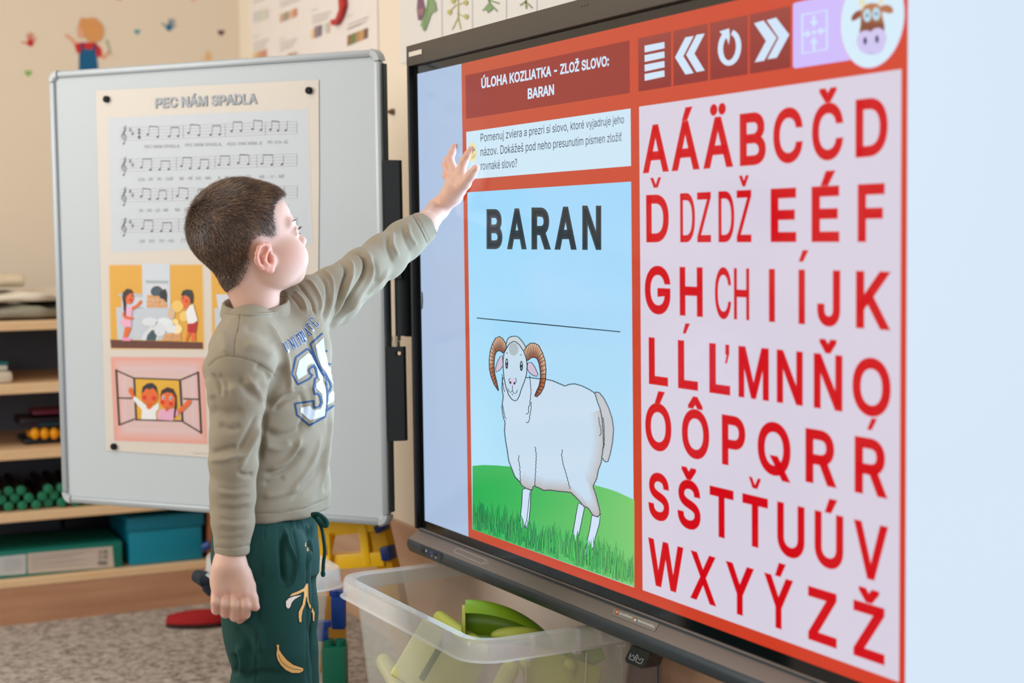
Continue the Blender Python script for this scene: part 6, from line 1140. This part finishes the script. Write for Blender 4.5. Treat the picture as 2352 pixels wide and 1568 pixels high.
for lat, lab in ((-1, 0), (1, .015)):
    bx_, by_ = X(612)+el[0]*.06*lat+lab, cy0+el[1]*.06*lat; R = []
    for u in np.linspace(0, 1, 12):
        wdt = .038*math.sin(math.pi*min(.93, .16+u*.8))**.5; h = .055*(1-u)**.6+.022; cc = np.array([bx_, by_, 0])+ef*(-.045+u*.19); R.append([toW(cc+el*wdt*math.cos(a)+ZZ*(.002+h*max(0, math.sin(a)))) for a in np.linspace(0, 2*math.pi, 16, endpoint=False)])
    MB().loft(R).out('slipper', mat('grey_slipper', (70, 76, 90), .8), boy, 'auto')
def string(pts, r, D):
    P3 = [atd(x, y, d) for (x, y), d in zip(smooth_line(pts), np.interp(np.linspace(0, 1, len(smooth_line(pts))), np.linspace(0, 1, len(D)), D))]; MB().tube(P3, r, 8).out('drawstring', m_tr, trous, True)
string([(717, 1181), (727, 1192), (738, 1210), (743, 1235), (746, 1265), (743, 1292), (742, 1316)], [.0026]*0 or .0030, [2.655, 2.64, 2.65]); string([(716, 1182), (730, 1181), (744, 1190), (751, 1200), (748, 1207), (738, 1200), (728, 1188)], .0042, [2.65, 2.64, 2.64]); MB().sphere(atd(742, 1317, 2.65), (.0042, .0042, .006), 12, 8).out('drawstring_knot', m_tr, trous, True)
# --- prints and stitching laid on the cloth surface
def lay_on(meshW, quads):
    t = BVHTree.FromPolygons([tuple(p) for p in meshW], [tuple(q) for q in quads.tolist()])
    def fn(x, y, l):
        v = Vector(ray(x, y)); h = t.ray_cast(Vector(CAM), v.normalized())
        if h[0] is None: return (np.nan,)*3
        return tuple(h[0]+h[1].normalized()*(-1 if h[1].dot(v) > 0 else 1)*(.00045+.00009*l))
    return fn
class Cloth(Draw):
    def poly(s, pts, col, layer=1, step=2.5):
        p = np.array(pts, float); P2 = []
        for a, b in zip(p, np.roll(p, -1, 0)):
            n = max(1, int(np.hypot(*(b-a))/step)); P2 += [a+(b-a)*i/n for i in range(n)]
        P2 = np.array(P2); gx, gy = np.meshgrid(np.arange(p[:, 0].min(), p[:, 0].max(), step), np.arange(p[:, 1].min(), p[:, 1].max(), step)); gx, gy = gx.ravel(), gy.ravel(); ok = inpoly(gx, gy, P2); d, _ = segdist(gx, gy, list(P2)+[P2[0]]); ok &= d > step*.45
        n = len(P2); vv, _, ff, _, _, _ = geometry.delaunay_2d_cdt([Vector(q) for q in P2]+[Vector((a, b)) for a, b in zip(gx[ok], gy[ok])], [(i, (i+1) % n) for i in range(n)], [], 0, 1e-4)
        va = np.array([tuple(q) for q in vv]); T = np.array([t for t in ff]); c = va[T].mean(1); T = T[inpoly(c[:, 0], c[:, 1], P2)]; s.add([tuple(q) for q in va], [tuple(t) for t in T], col, layer)
    def line(s, pts, w, col, layer=2, closed=False):
        p = [np.array(q, float) for q in pts]+([np.array(pts[0], float)] if closed else []); o = []
        for a, b in zip(p[:-1], p[1:]): n = max(1, int(np.linalg.norm(b-a)/2)); o += [a+(b-a)*i/n for i in range(n)]
        o.append(p[-1]); Draw.line(s, o, w, col, layer)
    def out(s, name, m, parent):
        v = np.array(s.v); bad = np.isnan(v).any(1); f = []
        for q in s.f:
            if bad[list(q)].any(): continue
            k = v[list(q)]; 
            if np.abs(k-k.mean(0)).max() > .02: continue
            f.append(q)
        v[bad] = v[~bad].mean(0); return obj(name, v, f, m, parent, cols=np.array(s.c))
M_CL = mat('screen_printed_cloth', (0, 0, 0), .8, noise=.04, nscale=300, attr=True, bump=.2, bscale=1500)
fs = lay_on(sW, sf_); z3 = lambda L: [(450+x/4.356, 640+y/4.356) for x, y in L]; blue, wht = (24, 66, 110), (196, 202, 210)
d = Cloth(fs)
three_o = [(1115, 700), (1145, 725), (1165, 760), (1190, 810), (1215, 860), (1245, 920), (1285, 975), (1310, 1000), (1300, 1040), (1312, 1100), (1315, 1200), (1310, 1300), (1290, 1380), (1135, 1465), (1010, 1360), (990, 1248), (1178, 1220), (1178, 1275), (1190, 1290), (1235, 1275), (1252, 1240), (1240, 1180), (1215, 1145), (1190, 1160), (1175, 1100), (1190, 1000), (1215, 985), (1195, 900), (1175, 870), (1130, 905), (1135, 945), (1165, 965), (1135, 1000), (1020, 1058), (960, 950), (1000, 785)]
three_i = [(1120, 745), (1150, 760), (1190, 835), (1230, 915), (1268, 985), (1268, 1030), (1292, 1090), (1300, 1150), (1300, 1240), (1285, 1370), (1140, 1415), (1040, 1330), (1045, 1290), (1140, 1270), (1160, 1300), (1190, 1315), (1245, 1300), (1270, 1240), (1255, 1150), (1215, 1110), (1200, 1100), (1200, 1050), (1238, 1012), (1222, 985), (1208, 900), (1180, 850), (1150, 848), (1112, 875), (1102, 925), (1112, 950), (1020, 1010), (1000, 950), (1030, 820)]
d.line(z3(three_o), 4.0, blue, 3, True); d.poly(z3(three_i), wht, 4)
six_o = [(1265, 545), (1145, 655), (1185, 770), (1215, 850), (1260, 920), (1310, 975), (1335, 1030), (1352, 1080), (1335, 1120), (1318, 1128)]
d.line(z3(six_o), 4.0, blue, 3); d.poly(z3([(1275, 590), (1195, 670), (1215, 780), (1250, 870), (1300, 940), (1330, 1000), (1370, 1060), (1375, 1110), (1325, 1155), (1312, 1260), (1405, 1210), (1395, 910), (1322, 880), (1310, 800), (1290, 720)]), wht, 4); d.line(z3([(1320, 850), (1385, 862)]), 4, blue, 5); d.line(z3([(1295, 715), (1310, 730)]), 4, blue, 5); d.line(z3([(1305, 1318), (1400, 1250)]), 4.2, blue, 5)
d.out('number_print', M_CL, shirt)
d = Cloth(fs)
GL = {'U': [[(0, 1), (0, .3), (.3, 0), (.7, 0), (1, .3), (1, 1)]], 'N': [[(0, 0), (0, 1), (1, 0), (1, 1)]], 'I': [[(.5, 0), (.5, 1)]], 'T': [[(0, .82), (0, 1), (1, 1), (1, .82)], [(.5, 0), (.5, 1)]], 'E': [[(1, .2), (1, 0), (.1, 0), (.1, 1), (1, 1), (1, .8)], [(.1, .5), (.7, .5)]], 'D': [[(.1, 0), (.1, 1), (.7, 1), (1, .75), (1, .25), (.7, 0), (.1, 0)]], 'A': [[(0, 0), (.5, 1), (1, 0)], [(.25, .36), (.75, .36)]]}
SR = {'U': [(0, 1), (1, 1)], 'N': [(0, 0), (1, 1), (0, 1)], 'I': [(.5, 0), (.5, 1)], 'T': [(.5, 0)], 'A': [(0, 0), (1, 0)]}
for ch, bl, br, tl, tr in (('U', (115, 640), (160, 620), (62, 508), (112, 486)), ('N', (212, 592), (248, 576), (138, 456), (192, 426)), ('I', (275, 556), (300, 545), (190, 418), (215, 402)), ('T', (305, 530), (345, 508), (240, 390), (282, 364)), ('E', (352, 492), (385, 478), (278, 362), (308, 340)), ('D', (378, 478), (408, 462), (312, 330), (345, 318)), ('A', (438, 398), (488, 374), (350, 285), (392, 260)), ('T', (500, 345), (545, 305), (382, 244), (444, 204)), ('E', (548, 268), (592, 222), (440, 166), (490, 118))):
    M4 = lambda a, b: tuple((640+v/6.4 if i == 0 else 710+v/6.4) for a in [.1+.8*a] for i, v in enumerate(np.array(bl)*(1-a)*(1-b)+np.array(br)*a*(1-b)+np.array(tl)*(1-a)*b+np.array(tr)*a*b))
    for k, wd_, lay in ((wht, 4.5, 3), ((14, 50, 96), 2.3, 6)):
        for st_ in GL[ch]: d.line([M4(*q) for q in st_], wd_, k, lay)
        for a, b in SR.get(ch, []): d.line([M4(a-.2, b), M4(a+.2, b)], wd_, k, lay)
d.out('lettering_print', M_CL, shirt)
d = Cloth(fs); sc2 = (112, 106, 90)
for L in ([(478, 841), (492, 829), (510, 820), (535, 818), (575, 827), (610, 844), (634, 863)], [(552, 722), (547, 750), (540, 782), (538, 816)], [(488, 1254), (530, 1258), (573, 1251)], [(584, 1177), (640, 1177), (700, 1165), (751, 1144)], [(947, 492), (964, 520), (982, 557)], [(512, 719), (550, 723), (600, 724), (655, 717)]): d = Cloth(fs); d.line(smooth_line(L), .9, sc2, 1); d.out('stitching', M_CL, shirt)
ft = lay_on(tW, tf); z5 = lambda L: [(450+x/4.261, 1200+y/4.261) for x, y in L]; d = Cloth(ft); oc = (224, 170, 98); bk = (8, 22, 28)
ban = [(788, 1193), (812, 1193), (812, 1240), (840, 1285), (890, 1345), (950, 1390), (1020, 1415), (1048, 1425), (1045, 1450), (1010, 1468), (940, 1468), (880, 1440), (830, 1390), (800, 1340), (788, 1290), (795, 1230)]
d.line(z5(ban), 4.4, bk, 1, True); d.poly(z5(ban), oc, 3); d.line(smooth_line(z5([(808, 1288), (830, 1345), (880, 1395), (950, 1428), (1030, 1440)])), 1., bk, 5); d.out('banana_print', M_CL, trous)
d = Cloth(ft)
pe1 = [(1085, 590), (1095, 600), (1100, 740), (1108, 790), (1140, 840), (1160, 880), (1155, 965), (1142, 960), (1140, 890), (1105, 820), (1085, 760), (1075, 720), (1065, 800), (1040, 860), (1030, 920), (1030, 970), (1012, 975), (1003, 920), (1005, 870), (1040, 800), (1055, 720), (1055, 670), (990, 700), (915, 722), (935, 695), (1000, 670), (1055, 640), (1070, 610)]
d.line(z5(pe1), 3.6, bk, 1, True); d.poly(z5(pe1), oc, 3, 3.); pe2 = [(1030, 708), (960, 750), (935, 780), (920, 825), (900, 840), (882, 820), (880, 770), (905, 740), (960, 720)]; d.line(z5(pe2), 3.6, bk, 1, True); d.poly(z5(pe2), (226, 206, 190), 3)
d.out('peel_print', M_CL, trous); d = Cloth(ft)
for L in ([(1065, 225), (1075, 195), (1088, 188), (1085, 215), (1070, 232)], [(1085, 270), (1092, 245), (1104, 240), (1100, 270), (1088, 282)]): d.line(z5(L), 1.6, oc, 3, True)
d.out('leaf_print', M_CL, trous)
d = Cloth(ft); st_ = (6, 48, 44)
for L in ([(650, 5), (640, 200), (625, 500), (615, 800), (590, 1100), (575, 1560)], [(850, 30), (825, 70), (812, 250), (820, 450), (835, 600)], [(850, 35), (930, 60), (935, 150), (975, 280), (990, 400), (985, 500), (950, 610)], [(830, 600), (880, 625), (950, 632)]): d = Cloth(ft); d.line(smooth_line(z5(L)), 1.1, st_, 1); d.out('seam_stitching', M_CL, trous)
